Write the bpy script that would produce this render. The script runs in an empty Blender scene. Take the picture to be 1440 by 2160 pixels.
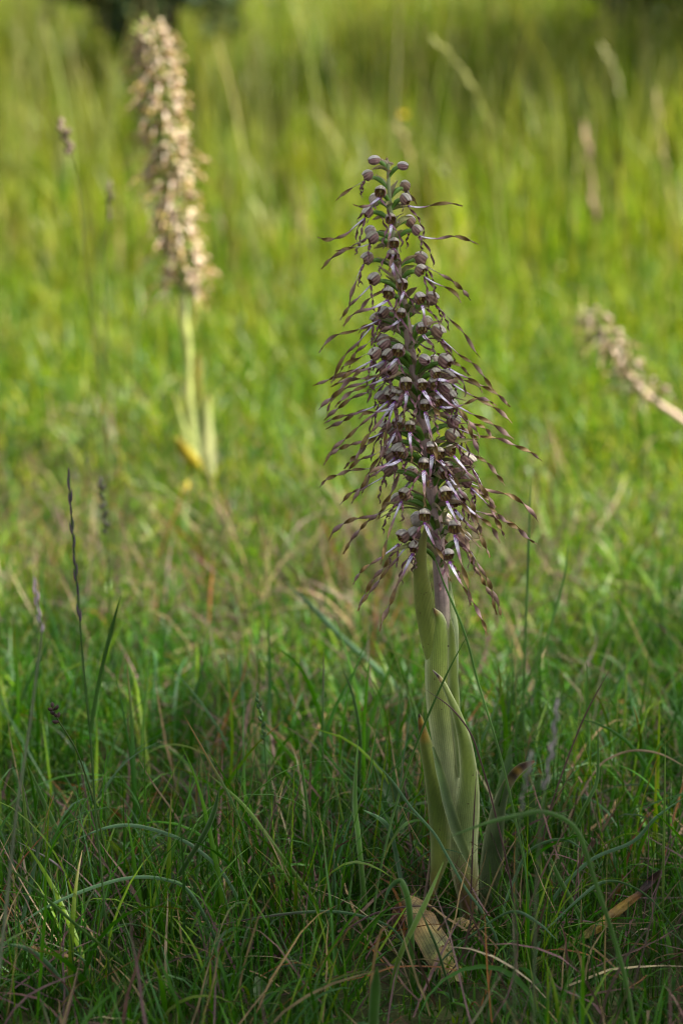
import bpy, math
import numpy as np
from mathutils import Vector

rng = np.random.default_rng(7)
sc = bpy.context.scene
COL = sc.collection
R = math.radians

# ------------------------------------------------------------------ camera
PITCH = R(13.77)
CAM = np.array([0.0, 0.0, 0.809])
cd = bpy.data.cameras.new('camera')
cam = bpy.data.objects.new('camera', cd)
COL.objects.link(cam)
cam.location = CAM
cam.rotation_euler = (math.pi / 2 - PITCH, 0, 0)
cd.sensor_fit = 'VERTICAL'
cd.sensor_width = 24
cd.sensor_height = 36
cd.lens = 100
cd.clip_start = 0.05
cd.clip_end = 2000
cd.dof.use_dof = True
cd.dof.focus_distance = 2.05
cd.dof.aperture_fstop = 5.4
cd.dof.aperture_blades = 0
sc.camera = cam

# ------------------------------------------------------------------ light
SUN_EL = 52.0
SUN_AZ = 105.0          # compass angle from +Y, clockwise: to the right, a little behind the camera
sd = np.array([math.sin(R(SUN_AZ)) * math.cos(R(SUN_EL)), math.cos(R(SUN_AZ)) * math.cos(R(SUN_EL)), math.sin(R(SUN_EL))])
w = bpy.data.worlds.new('World')
sc.world = w
w.use_nodes = True
nt = w.node_tree
bg = nt.nodes['Background']
sky = nt.nodes.new('ShaderNodeTexSky')
sky.sky_type = 'NISHITA'
sky.sun_disc = False
sky.sun_elevation = R(SUN_EL)
sky.sun_rotation = R(SUN_AZ)
sky.air_density = 1.0
sky.dust_density = 3.0
sky.ozone_density = 0.6
hs = nt.nodes.new('ShaderNodeHueSaturation')      # sky colour desaturated so the shade comes out less blue
hs.inputs['Saturation'].default_value = 0.3
nt.links.new(sky.outputs[0], hs.inputs['Color'])
nt.links.new(hs.outputs[0], bg.inputs[0])
bg.inputs[1].default_value = 0.09
sl = bpy.data.lights.new('sun', 'SUN')
sl.energy = 5.0
sl.angle = R(0.53)
sl.color = (1.0, 0.95, 0.86)
so = bpy.data.objects.new('sun', sl)
COL.objects.link(so)
so.rotation_euler = Vector(sd).to_track_quat('Z', 'Y').to_euler()
sc.cycles.filter_width = 1.15
sc.view_settings.view_transform = 'Standard'
sc.view_settings.look = 'None'
sc.view_settings.gamma = 1
sc.view_settings.use_curve_mapping = False
sc.view_settings.exposure = 1.86


# ------------------------------------------------------------------ helpers
def at(u, v, Y):
    """photo pixel seen at depth Y (metres in front of the camera) -> world point"""
    x = (u - 720) / 6000.0
    y = (1080 - v) / 6000.0
    d = np.array([x, math.cos(PITCH) + y * math.sin(PITCH), -math.sin(PITCH) + y * math.cos(PITCH)])
    return CAM + d * (Y / d[1])


def ground_v(Y):
    return 1080 + 6000 * math.tan(math.atan(CAM[2] / Y) - PITCH)


def crv(P, n):
    """smooth curve through the rows of P, n samples (Catmull-Rom on any number of channels)"""
    P = np.asarray(P, float)
    Q = np.vstack([2 * P[0] - P[1], P, 2 * P[-1] - P[-2]])
    m = len(P) - 1
    t = np.linspace(0, m, n)
    i = np.clip(t.astype(int), 0, m - 1)
    f = (t - i)[:, None]
    a, b, c, d = Q[i], Q[i + 1], Q[i + 2], Q[i + 3]
    return 0.5 * (2 * b + (c - a) * f + (2 * a - 5 * b + 4 * c - d) * f ** 2 + (3 * b - a - 3 * c + d) * f ** 3)


def norm(a):
    return a / np.maximum(np.linalg.norm(a, axis=-1, keepdims=True), 1e-9)


def mesh(name, V, F, col=None, uv=None, smooth=True):
    """V (n,3), F (m,4) quads or list of arrays of quads/tris, col (n,3) per vertex, uv (n,2) per vertex"""
    V = np.asarray(V, np.float32)
    Fs = F if isinstance(F, list) else [F]
    Fs = [np.asarray(f, np.int32) for f in Fs if len(f)]
    me = bpy.data.meshes.new(name)
    me.vertices.add(len(V))
    me.vertices.foreach_set('co', V.ravel())
    li = np.concatenate([f.ravel() for f in Fs])
    tot = np.concatenate([np.full(len(f), f.shape[1], np.int32) for f in Fs])
    st = np.concatenate([[0], np.cumsum(tot)[:-1]]).astype(np.int32)
    me.loops.add(len(li))
    me.loops.foreach_set('vertex_index', li)
    me.polygons.add(len(tot))
    me.polygons.foreach_set('loop_start', st)
    me.polygons.foreach_set('loop_total', tot)
    if smooth:
        me.polygons.foreach_set('use_smooth', np.ones(len(tot), bool))
    if col is not None:
        ca = me.color_attributes.new('Col', 'FLOAT_COLOR', 'POINT')
        c4 = np.ones((len(V), 4), np.float32)
        c4[:, :3] = col
        ca.data.foreach_set('color', c4.ravel())
    if uv is not None:
        ul = me.uv_layers.new(name='UVMap')
        ul.data.foreach_set('uv', np.asarray(uv, np.float32)[li].ravel())
    me.update(calc_edges=True)
    me.validate()
    return me


def obj(name, me, mat, parent=None):
    if mat is not None and len(me.materials) == 0:
        me.materials.append(mat)
    o = bpy.data.objects.new(name, me)
    COL.objects.link(o)
    if parent is not None:
        o.parent = parent
    return o


def tag(o, label=None, cat=None, group=None, kind=None):
    if label:
        o['label'] = label
    if cat:
        o['category'] = cat
    if group:
        o['group'] = group
    if kind:
        o['kind'] = kind
    return o


def thing(name, loc, label, cat, group=None):
    o = bpy.data.objects.new(name, None)
    o.empty_display_size = 0.02
    COL.objects.link(o)
    o.location = loc
    return tag(o, label, cat, group)


class MB:
    """collects quads with colours and uvs into one mesh"""

    def __init__(s):
        s.V, s.F, s.C, s.U, s.n = [], [], [], [], 0

    def add(s, V, F, C, U=None):
        V = np.asarray(V, float)
        C = np.broadcast_to(np.asarray(C, float), V.shape)
        s.V.append(V); s.C.append(C)
        s.U.append(np.zeros((len(V), 2)) if U is None else U)
        s.F.append(np.asarray(F, int) + s.n)
        s.n += len(V)
        return s

    def grid(s, P, C, U=None, closed=False):
        """P (n,k,3)"""
        n, k = P.shape[:2]
        idx = np.arange(n * k).reshape(n, k)
        if closed:
            idx = np.hstack([idx, idx[:, :1]])
        F = np.stack([idx[:-1, :-1], idx[:-1, 1:], idx[1:, 1:], idx[1:, :-1]], -1).reshape(-1, 4)
        C = np.asarray(C, float)
        if C.ndim == 1:
            C = np.broadcast_to(C, (n, k, 3))
        if C.ndim == 2:
            C = np.broadcast_to(C[:, None, :], (n, k, 3))
        s.add(P.reshape(-1, 3), F, C.reshape(-1, 3), None if U is None else U.reshape(-1, 2))
        return s

    def tube(s, C, r, col, k=8):
        C = np.asarray(C, float)
        n = len(C)
        r = np.broadcast_to(np.asarray(r, float), (n,))
        T = norm(np.gradient(C, axis=0))
        a = np.array([0.31, 0.77, 0.13]) if abs(T[0][2]) > 0.8 else np.array([0.0, 0.0, 1.0])
        A = norm(np.cross(T, a))
        B = np.cross(T, A)
        ph = np.linspace(0, 2 * np.pi, k, endpoint=False)
        P = C[:, None, :] + r[:, None, None] * (np.cos(ph)[None, :, None] * A[:, None, :] + np.sin(ph)[None, :, None] * B[:, None, :])
        uv = np.stack(np.meshgrid(np.linspace(0, 1, k), np.linspace(0, 1, n)), -1)
        return s.grid(P, col, uv, closed=True)

    def ribbon(s, C, N0, hw, col, k=3, cup=0.0, twist=None, th=0.0, colback=None, edge=None, wave=None):
        """a strip along C; N0 its facing direction; hw half widths; twist angle per row"""
        C = np.asarray(C, float)
        n = len(C)
        hw = np.broadcast_to(np.asarray(hw, float), (n,))
        T = norm(np.gradient(C, axis=0))
        N0 = np.broadcast_to(np.asarray(N0, float), (n, 3))
        W = norm(np.cross(T, N0))
        N = norm(np.cross(W, T))
        if twist is not None:
            c, si = np.cos(twist)[:, None], np.sin(twist)[:, None]
            W, N = W * c + N * si, N * c - W * si
        sx = np.linspace(-1, 1, k)
        cp = np.broadcast_to(np.asarray(cup, float), (n,))
        P = C[:, None, :] + hw[:, None, None] * (sx[None, :, None] * W[:, None, :] - (cp[:, None] * sx[None, :] ** 2)[:, :, None] * N[:, None, :])
        if wave is not None:
            P = P + (wave[:, :, None] * N[:, None, :])
        uv = np.stack(np.meshgrid((sx + 1) / 2, np.linspace(0, 1, n)), -1)
        colr = np.asarray(col, float)
        if colr.ndim == 1:
            colr = np.broadcast_to(colr, (n, k, 3))
        elif colr.ndim == 2:
            colr = np.broadcast_to(colr[:, None, :], (n, k, 3))
        colr = colr.copy()
        if edge is not None:
            colr[:, 0] = edge
            colr[:, -1] = edge
        if th > 0:
            s.grid(P + N[:, None, :] * th, colr, uv)
            cb = colr if colback is None else np.broadcast_to(np.asarray(colback, float) if np.ndim(colback) != 2 else np.asarray(colback)[:, None, :], (n, k, 3))
            s.grid((P - N[:, None, :] * th)[:, ::-1], cb[:, ::-1], uv[:, ::-1])
        else:
            s.grid(P, colr, uv)
        return s

    def build(s, name, mat, parent=None, origin=(0, 0, 0), smooth=True):
        me = mesh(name, np.vstack(s.V) - np.asarray(origin, float), np.vstack(s.F), np.vstack(s.C), np.vstack(s.U), smooth)
        return obj(name, me, mat, parent)


def lerp(a, b, t):
    return np.asarray(a) * (1 - t) + np.asarray(b) * t


def ramp(t, stops):
    """colours along t from [(pos, colour), ...]"""
    ps = [p for p, _ in stops]
    cs = np.array([c for _, c in stops], float)
    return np.stack([np.interp(t, ps, cs[:, i]) for i in range(cs.shape[1])], -1)


# ------------------------------------------------------------------ materials
def new_mat(name):
    m = bpy.data.materials.new(name)
    m.use_nodes = True
    nt = m.node_tree
    for n in list(nt.nodes):
        nt.nodes.remove(n)
    return m, nt, nt.nodes, nt.links


def plant_mat(name, trans=0.35, rough=0.45, spec=0.4, tint=(1.25, 1.2, 0.5), noise_scale=60.0, noise_amt=0.25, sheen=0.0, bump=0.0,
              veins=0.0, spots=0.0, vein_freq=36.0, mottle=0.0):
    m, nt, N, L = new_mat(name)
    at_ = N.new('ShaderNodeVertexColor'); at_.layer_name = 'Col'
    tc = N.new('ShaderNodeTexCoord')
    nz = N.new('ShaderNodeTexNoise'); nz.inputs['Scale'].default_value = noise_scale; nz.inputs['Detail'].default_value = 4
    L.new(tc.outputs['Object'], nz.inputs['Vector'])
    mr = N.new('ShaderNodeMapRange')
    mr.inputs[1].default_value = 0.3; mr.inputs[2].default_value = 0.7
    mr.inputs[3].default_value = 1 - noise_amt; mr.inputs[4].default_value = 1 + noise_amt
    L.new(nz.outputs['Fac'], mr.inputs[0])
    mx = N.new('ShaderNodeVectorMath'); mx.operation = 'SCALE'
    L.new(at_.outputs['Color'], mx.inputs[0]); L.new(mr.outputs[0], mx.inputs['Scale'])
    colour = mx.outputs[0]
    height = None
    if mottle > 0:                                   # uneven yellowing along the leaf
        mp = N.new('ShaderNodeMapping'); mp.inputs['Scale'].default_value = (55, 55, 14)
        L.new(tc.outputs['Object'], mp.inputs[0])
        nm = N.new('ShaderNodeTexNoise'); nm.inputs['Scale'].default_value = 1.0; nm.inputs['Detail'].default_value = 6; nm.inputs['Roughness'].default_value = 0.65
        L.new(mp.outputs[0], nm.inputs[0])
        rm = N.new('ShaderNodeValToRGB')
        e = rm.color_ramp.elements
        e[0].position = 0.34; e[0].color = (0.5, 0.55, 0.36, 1)
        e[1].position = 0.68; e[1].color = (1.18, 1.1, 0.85, 1)
        L.new(nm.outputs['Fac'], rm.inputs[0])
        vmm = N.new('ShaderNodeVectorMath'); vmm.operation = 'MULTIPLY'
        L.new(colour, vmm.inputs[0]); L.new(rm.outputs[0], vmm.inputs[1])
        colour = vmm.outputs[0]
    if veins > 0:
        sep = N.new('ShaderNodeSeparateXYZ'); L.new(tc.outputs['UV'], sep.inputs[0])
        mu = N.new('ShaderNodeMath'); mu.operation = 'MULTIPLY'; mu.inputs[1].default_value = vein_freq * 2 * math.pi / 2
        L.new(sep.outputs['X'], mu.inputs[0])
        sn = N.new('ShaderNodeMath'); sn.operation = 'SINE'; L.new(mu.outputs[0], sn.inputs[0])
        # short cross veins
        cm = N.new('ShaderNodeCombineXYZ')
        my = N.new('ShaderNodeMath'); my.operation = 'MULTIPLY'; my.inputs[1].default_value = 130.0
        L.new(sep.outputs['Y'], my.inputs[0])
        m2 = N.new('ShaderNodeMath'); m2.operation = 'MULTIPLY'; m2.inputs[1].default_value = vein_freq * 0.5
        L.new(sep.outputs['X'], m2.inputs[0])
        L.new(m2.outputs[0], cm.inputs[0]); L.new(my.outputs[0], cm.inputs[1])
        vo = N.new('ShaderNodeTexVoronoi'); vo.feature = 'DISTANCE_TO_EDGE'; vo.inputs['Scale'].default_value = 1.0
        L.new(cm.outputs[0], vo.inputs['Vector'])
        v1 = N.new('ShaderNodeMapRange'); v1.inputs[1].default_value = 0.2; v1.inputs[2].default_value = 1.0
        v1.inputs[3].default_value = 1.0 + 0.25 * veins; v1.inputs[4].default_value = 1.0 - veins
        L.new(sn.outputs[0], v1.inputs[0])
        v2 = N.new('ShaderNodeMapRange'); v2.inputs[1].default_value = 0.0; v2.inputs[2].default_value = 0.12
        v2.inputs[3].default_value = 1.0 - 0.6 * veins; v2.inputs[4].default_value = 1.0
        L.new(vo.outputs['Distance'], v2.inputs[0])
        vm = N.new('ShaderNodeMath'); vm.operation = 'MULTIPLY'; L.new(v1.outputs[0], vm.inputs[0]); L.new(v2.outputs[0], vm.inputs[1])
        sc2 = N.new('ShaderNodeVectorMath'); sc2.operation = 'SCALE'
        L.new(colour, sc2.inputs[0]); L.new(vm.outputs[0], sc2.inputs['Scale'])
        colour = sc2.outputs[0]
        height = v1.outputs[0]
    if spots > 0:
        n3 = N.new('ShaderNodeTexNoise'); n3.inputs['Scale'].default_value = 330.0; n3.inputs['Detail'].default_value = 1
        L.new(tc.outputs['Object'], n3.inputs['Vector'])
        r3 = N.new('ShaderNodeMapRange'); r3.inputs[1].default_value = 0.745; r3.inputs[2].default_value = 0.79
        r3.inputs[3].default_value = 0.0; r3.inputs[4].default_value = spots
        L.new(n3.outputs['Fac'], r3.inputs[0])
        mm = N.new('ShaderNodeMix'); mm.data_type = 'RGBA'
        L.new(r3.outputs[0], mm.inputs[0]); L.new(colour, mm.inputs[6]); mm.inputs[7].default_value = (0.05, 0.025, 0.01, 1)
        colour = mm.outputs[2]
    p = N.new('ShaderNodeBsdfPrincipled')
    p.inputs['Roughness'].default_value = rough
    p.inputs['Specular IOR Level'].default_value = spec
    p.inputs['Sheen Weight'].default_value = sheen
    p.inputs['Sheen Roughness'].default_value = 0.35
    L.new(colour, p.inputs['Base Color'])
    if bump > 0:
        b = N.new('ShaderNodeBump'); b.inputs['Strength'].default_value = bump; b.inputs['Distance'].default_value = 0.0006
        L.new(height if height is not None else nz.outputs['Fac'], b.inputs['Height'])
        L.new(b.outputs[0], p.inputs['Normal'])
    out = N.new('ShaderNodeOutputMaterial')
    if trans > 0:
        tr = N.new('ShaderNodeBsdfTranslucent')
        tn = N.new('ShaderNodeVectorMath'); tn.operation = 'MULTIPLY'; tn.inputs[1].default_value = tint
        L.new(colour, tn.inputs[0]); L.new(tn.outputs[0], tr.inputs['Color'])
        ms = N.new('ShaderNodeMixShader'); ms.inputs[0].default_value = trans
        L.new(p.outputs[0], ms.inputs[1]); L.new(tr.outputs[0], ms.inputs[2])
        L.new(ms.outputs[0], out.inputs[0])
    else:
        L.new(p.outputs[0], out.inputs[0])
    return m


M_GRASS = plant_mat('grass_blade', trans=0.42, rough=0.42, spec=0.22, tint=(1.35, 1.5, 0.3), noise_scale=25, noise_amt=0.25)
M_TURF = plant_mat('turf_blade', trans=0.30, rough=0.38, spec=0.22, tint=(1.4, 1.5, 0.3), noise_scale=25, noise_amt=0.25)
M_STRAW = plant_mat('dry_straw', trans=0.2, rough=0.6, spec=0.25, tint=(1.1, 1, 0.8), noise_scale=90, noise_amt=0.35)
M_LEAF = plant_mat('orchid_leaf', trans=0.22, rough=0.40, spec=0.5, tint=(1.3, 1.25, 0.5), noise_scale=28, noise_amt=0.25, sheen=0.25,
                   bump=0.6, veins=0.24, spots=0.75, vein_freq=28, mottle=0.35)
M_DEADLEAF = plant_mat('dead_orchid_leaf', trans=0.1, rough=0.55, spec=0.4, tint=(1.1, 0.9, 0.6), noise_scale=110, noise_amt=0.6,
                       bump=0.9, veins=0.22, spots=0.9, vein_freq=22, mottle=0.5)
M_HERB = plant_mat('herb_leaf', trans=0.3, rough=0.45, spec=0.4, noise_scale=120, noise_amt=0.2, bump=0.4)
M_STEM = plant_mat('orchid_stem', trans=0.0, rough=0.5, spec=0.4, noise_scale=160, noise_amt=0.2, bump=0.35, veins=0.15, vein_freq=16)
M_PETAL = plant_mat('orchid_petal', trans=0.18, rough=0.5, spec=0.35, tint=(1.3, 1.05, 0.9), noise_scale=350, noise_amt=0.22, sheen=0.2)
M_BARK = plant_mat('bark', trans=0.0, rough=0.85, spec=0.2, noise_scale=14, noise_amt=0.45, bump=0.8)
M_CROWN = plant_mat('tree_leaf', trans=0.3, rough=0.5, spec=0.35, noise_scale=3, noise_amt=0.25)


def ground_mat():
    m, nt, N, L = new_mat('meadow_soil')
    tc = N.new('ShaderNodeTexCoord')
    n1 = N.new('ShaderNodeTexNoise'); n1.inputs['Scale'].default_value = 55; n1.inputs['Detail'].default_value = 8
    n2 = N.new('ShaderNodeTexNoise'); n2.inputs['Scale'].default_value = 2.2; n2.inputs['Detail'].default_value = 5
    L.new(tc.outputs['Object'], n1.inputs[0]); L.new(tc.outputs['Object'], n2.inputs[0])
    r1 = N.new('ShaderNodeValToRGB')
    e = r1.color_ramp.elements
    e[0].position = 0.3; e[0].color = (0.012, 0.008, 0.005, 1)
    e[1].position = 0.75; e[1].color = (0.06, 0.042, 0.028, 1)
    x = e.new(0.5); x.color = (0.045, 0.04, 0.02, 1)
    r2 = N.new('ShaderNodeValToRGB')
    e = r2.color_ramp.elements
    e[0].position = 0.35; e[0].color = (0.03, 0.055, 0.012, 1)
    e[1].position = 0.7; e[1].color = (0.08, 0.10, 0.03, 1)
    L.new(n1.outputs[0], r1.inputs[0]); L.new(n2.outputs[0], r2.inputs[0])
    mm = N.new('ShaderNodeMix'); mm.data_type = 'RGBA'; mm.inputs[0].default_value = 0.5
    L.new(r1.outputs[0], mm.inputs[6]); L.new(r2.outputs[0], mm.inputs[7])
    p = N.new('ShaderNodeBsdfPrincipled'); p.inputs['Roughness'].default_value = 0.95
    p.inputs['Specular IOR Level'].default_value = 0.1
    L.new(mm.outputs[2], p.inputs['Base Color'])
    b = N.new('ShaderNodeBump'); b.inputs['Strength'].default_value = 0.8; b.inputs['Distance'].default_value = 0.01
    L.new(n1.outputs[0], b.inputs['Height']); L.new(b.outputs[0], p.inputs['Normal'])
    out = N.new('ShaderNodeOutputMaterial'); L.new(p.outputs[0], out.inputs[0])
    return m


# ------------------------------------------------------------------ ground
def gz(x, y):
    """height of the ground"""
    return 0.006 * np.sin(7.1 * x + 1.3) * np.sin(6.3 * y + 0.4) + 0.004 * np.sin(17 * x + 3.0 * y) + 0.02 * np.clip((y - 4) / 4, 0, 1) * np.sin(1.7 * x + 0.9 * y)


ax = np.concatenate([-np.geomspace(400, 3, 18), np.linspace(-2.8, 2.8, 90), np.geomspace(3, 400, 18)])
ay = np.concatenate([-np.geomspace(400, 2, 14), np.linspace(-1.8, 14, 220), np.geomspace(14.5, 600, 22)])
GX, GY = np.meshgrid(ax, ay)
near = np.clip((16 - np.abs(GY)) / 4, 0, 1) * np.clip((4 - np.abs(GX)), 0, 1)
MBg = MB()
MBg.grid(np.stack([GX, GY, gz(GX, GY) * near], -1), (0.1, 0.1, 0.1))
tag(MBg.build('ground', ground_mat()), 'grassy meadow ground with dark soil under the grass', None, None, 'structure')

# ------------------------------------------------------------------ unseen tree added right of the camera, its crown shaped to shade the foreground
def leaf_cloud(centres, size, cols, flat=0.35):
    """small pointed two-quad leaves at each centre"""
    n = len(centres)
    A = norm(rng.normal(size=(n, 3)))
    Nn = norm(rng.normal(size=(n, 3)) + np.array([0, 0, 1.2]))
    B = norm(np.cross(A, Nn))
    A = norm(np.cross(Nn, B))
    s = (size * rng.uniform(0.6, 1.3, n))[:, None]
    dz = Nn * s * 0.12
    V = np.stack([centres - A * s * 0.5, centres + B * s * 0.28 + dz, centres + A * s * 0.55, centres - B * s * 0.28 + dz], 1)
    idx = np.arange(n * 4).reshape(n, 4)
    F = np.vstack([idx[:, [0, 1, 2]], idx[:, [0, 2, 3]]])
    return V.reshape(-1, 3), F, np.repeat(cols, 4, 0)


def crown_points(c, r, n, holes=40, shell=0.55):
    d = norm(rng.normal(size=(n, 3)))
    rr = rng.uniform(shell ** 3, 1, n) ** (1 / 3)
    P = d * rr[:, None]
    lob = norm(rng.normal(size=(14, 3)))
    bump = 1 + 0.22 * np.max(np.clip(d @ lob.T - 0.72, 0, 1) / 0.28, 1) - 0.12
    P = P * bump[:, None] * r
    return P + c


def green_mix(n, a=(0.035, 0.075, 0.015), b=(0.07, 0.12, 0.025)):
    t = rng.uniform(0, 1, n)[:, None]
    return np.asarray(a) * (1 - t) + np.asarray(b) * t


TREE = np.array([3.3, 0.15, 0.0])
SHADE_C = np.array([0.05, 0.40, 0.0])       # middle of the shade on the ground
CR_H = 4.1
cc = SHADE_C + sd * (CR_H / sd[2])
tr = thing('added_shade_tree', TREE, 'unseen broadleaf tree added beside the camera to shade the near grass', 'tree')
mb = MB()
tcv = crv([(0, 0, -0.05), (0.05, 0.02, 1.0), (-0.03, 0.1, 2.0), (cc[0] - TREE[0], cc[1] - TREE[1], 4.6)], 24)
mb.tube(tcv, np.interp(np.linspace(0, 1, 24), [0, 0.05, 0.5, 1], [0.2, 0.15, 0.11, 0.03]), (0.11, 0.085, 0.06), 12)
mb.build('trunk', M_BARK, tr)
for k in range(9):
    a = k * 2.4
    s0 = tcv[9 + k]
    e = np.array([cc[0] - TREE[0] + math.cos(a) * 1.5, cc[1] - TREE[1] + math.sin(a) * 1.5, 3.4 + 0.18 * k])
    m_ = (s0 + e) / 2 + np.array([0, 0, -0.12])
    MB().tube(crv([s0, m_, e], 12), np.linspace(0.045, 0.01, 12), (0.11, 0.085, 0.06), 8).build('limb', M_BARK, tr)
P = crown_points(cc - TREE, np.array([2.05, 2.0, 1.0]), 30000, shell=0.15)
P2 = crown_points(cc - TREE + np.array([0, 0.75, 0.1]), np.array([2.1, 2.2, 0.9]), 5200, shell=0.2)
clump = np.sin(P2[:, 0] * 4.1 + 1.0) + np.sin(P2[:, 1] * 5.3 + 0.5) + np.sin(P2[:, 2] * 4.7) > -0.2
P = np.vstack([P, P2[clump]])
V, F, C = leaf_cloud(P, 0.085, green_mix(len(P)))
obj('crown', mesh('crown', V, F, C, smooth=False), M_CROWN, tr)

# ------------------------------------------------------------------ shrubs at the meadow's edge, and one added out of view for its shadow
def shrub(loc, r, h, label, leafcol=((0.02, 0.04, 0.012), (0.045, 0.075, 0.02)), n=6000, size=0.055, lift=0.05):
    t = thing('shrub', loc, label, 'shrub')
    c = np.array([0, 0, h * 0.55])
    for k in range(7):
        a = k * 2.4 + loc[0]
        e = np.array([math.cos(a) * r * 0.6, math.sin(a) * r * 0.6, h * rng.uniform(0.6, 0.9)])
        MB().tube(crv([(0.05 * math.cos(a), 0.05 * math.sin(a), -0.03), e * np.array([0.4, 0.4, 0.5]), e], 10), np.linspace(0.022, 0.006, 10), (0.09, 0.065, 0.045), 7).build('stem', M_BARK, t)
    P = crown_points(c, np.array([r, r, h * 0.55]), n, shell=0.3)
    P = P[P[:, 2] > lift + 0.05 * np.sin(P[:, 0] * 23)]
    V, F, C = leaf_cloud(P, size, green_mix(len(P), *leafcol))
    obj('foliage', mesh('foliage', V, F, C, smooth=False), M_CROWN, t)
    return t


shrub((-0.50, 7.5, 0), 0.34, 1.2, 'dark shrub at the top edge of the meadow behind the pale blurred orchid', lift=0.29)
shrub((0.86, 7.3, 0), 0.26, 1.2, 'dark shrub in the top right corner of the meadow', n=4500, lift=0.22)
shrub((1.75, 6.2, 0), 0.55, 2.9, 'unseen tall shrub added beyond the right side to shade a band of far meadow grass', n=11000)  # out of view, added to cast a dark band across the far grass

# ------------------------------------------------------------------ grass
def noise2(x, y, seed, f):
    r = np.random.default_rng(seed)
    s = np.zeros_like(x)
    for k in range(7):
        a = r.uniform(0, 2 * np.pi); ff = f * r.uniform(0.6, 1.7)
        s += np.sin(ff * (x * np.cos(a) + y * np.sin(a)) + r.uniform(0, 6.28))
    return s / 3.0


def blades(P, L, wd, col, tip, segs=5, lean=None, bend=None, fold=False, az=None, tw=0.5, zmin=0.003, rough_path=0.0):
    """grass blades as arrays; P (n,3) bases, L lengths, wd half widths, col / tip colours"""
    n = len(P)
    az = rng.uniform(0, 2 * np.pi, n) if az is None else az
    D = np.stack([np.cos(az), np.sin(az), np.zeros(n)], -1)
    Z = np.array([0, 0, 1.0])
    t = np.linspace(0, 1, segs + 1)
    th = lean[:, None] + bend[:, None] * t[None, :] ** 1.4
    if rough_path > 0:
        th = th + np.cumsum(rng.normal(0, rough_path, th.shape), 1)
    hd = np.zeros((n, segs + 1))
    if rough_path > 0:
        hd = np.cumsum(rng.normal(0, rough_path * 0.8, th.shape), 1)
    S = np.stack([-D[:, 1], D[:, 0], np.zeros(n)], -1)
    Dh = D[:, None, :] * np.cos(hd)[..., None] + S[:, None, :] * np.sin(hd)[..., None]
    T = np.sin(th)[..., None] * Dh + np.cos(th)[..., None] * Z
    C = np.concatenate([np.zeros((n, 1, 3)), np.cumsum(T[:, :-1] * (L / segs)[:, None, None], 1)], 1) + P[:, None, :]
    N = np.cos(th)[..., None] * Dh - np.sin(th)[..., None] * Z
    Sd = np.cross(T, N)
    a = (rng.normal(0, tw, n)[:, None] + t[None, :] * rng.normal(0, tw, n)[:, None])[..., None]
    W = Sd * np.cos(a) + N * np.sin(a)
    Nn = N * np.cos(a) - Sd * np.sin(a)
    prof = np.minimum(1, 0.75 + t * 1.2) * np.clip((1 - t) * 2.2, 0.03, 1) ** 0.8
    hw = (wd[:, None] * prof[None, :])[..., None]
    if fold:
        V = np.stack([C - W * hw + Nn * hw * 0.45, C, C + W * hw + Nn * hw * 0.45], 2)
        k = 3
    else:
        V = np.stack([C - W * hw, C + W * hw], 2)
        k = 2
    V[..., 2] = np.maximum(V[..., 2], zmin)
    idx = np.arange(n * (segs + 1) * k).reshape(n, segs + 1, k)
    F = np.stack([idx[:, :-1, :-1], idx[:, :-1, 1:], idx[:, 1:, 1:], idx[:, 1:, :-1]], -1).reshape(-1, 4)
    tt = np.clip((t - 0.55) / 0.45, 0, 1)[None, :, None] ** 2
    cc_ = col[:, None, :] * (1 - tt) + tip[:, None, :] * tt
    cc_ = np.broadcast_to(cc_[:, :, None, :], (n, segs + 1, k, 3))
    return V.reshape(-1, 3), F, cc_.reshape(-1, 3)


def scatter(n, y0, y1, m0, slope=0.12, power=1.0):
    """points on the ground in the wedge seen by the camera plus a margin m0 on each side"""
    y = y0 + (y1 - y0) * rng.uniform(0, 1, n) ** power
    wid = slope * y + m0
    x = rng.uniform(-1, 1, n) * wid
    return x, y


def pick(n, cols, wts):
    i = rng.choice(len(cols), n, p=np.array(wts) / sum(wts))
    c = np.asarray(cols, float)[i]
    return c * rng.uniform(0.75, 1.3, (n, 1)) * rng.uniform(0.92, 1.08, (n, 3))


def grass_layer(name, label, parts, mat):
    mbs = MB()
    V, F, C, n = [], [], [], 0
    for v, f, c in parts:
        V.append(v); F.append(f + n); C.append(c); n += len(v)
    o = obj(name, mesh(name, np.vstack(V), np.vstack(F), np.vstack(C)), mat)
    return tag(o, label, 'grass', None, 'stuff')


G1, G2, G3, G4 = (0.021, 0.088, 0.002), (0.040, 0.125, 0.003), (0.045, 0.115, 0.036), (0.10, 0.18, 0.005)
TAN, PURP, RUST = (0.19, 0.135, 0.06), (0.11, 0.06, 0.055), (0.15, 0.06, 0.012)
OX, OY = at(985, 1930, 2.0)[0], 2.0      # foot of the orchid

# near turf
def near_len(x, y, L):
    d_o = np.hypot(x - OX, (y - OY))
    L = np.where((d_o < 0.10) & (y < OY + 0.01), np.minimum(L, 0.055), L)
    L = np.where((np.abs(x - OX) < 0.035) & (y < OY + 0.01) & (y > 1.72), np.minimum(L, 0.028), L)
    L = L * np.where(d_o < 0.03, 0.5, 1)
    ex = (x - at(895, 2000, 1.9)[0]) / 0.05
    L = np.where((np.abs(ex) < 1) & (y > 1.68) & (y < 1.99), np.minimum(L, 0.022), L)
    ex = (x - at(1300, 1920, 1.95)[0]) / 0.05
    L = np.where((np.abs(ex) < 1) & (y > 1.72) & (y < 1.99), np.minimum(L, 0.045), L)
    return L * np.interp(y, [1.3, 1.75, 1.9, 2.25, 2.5], [0.45, 0.6, 1.0, 1.0, 0.55])


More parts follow.
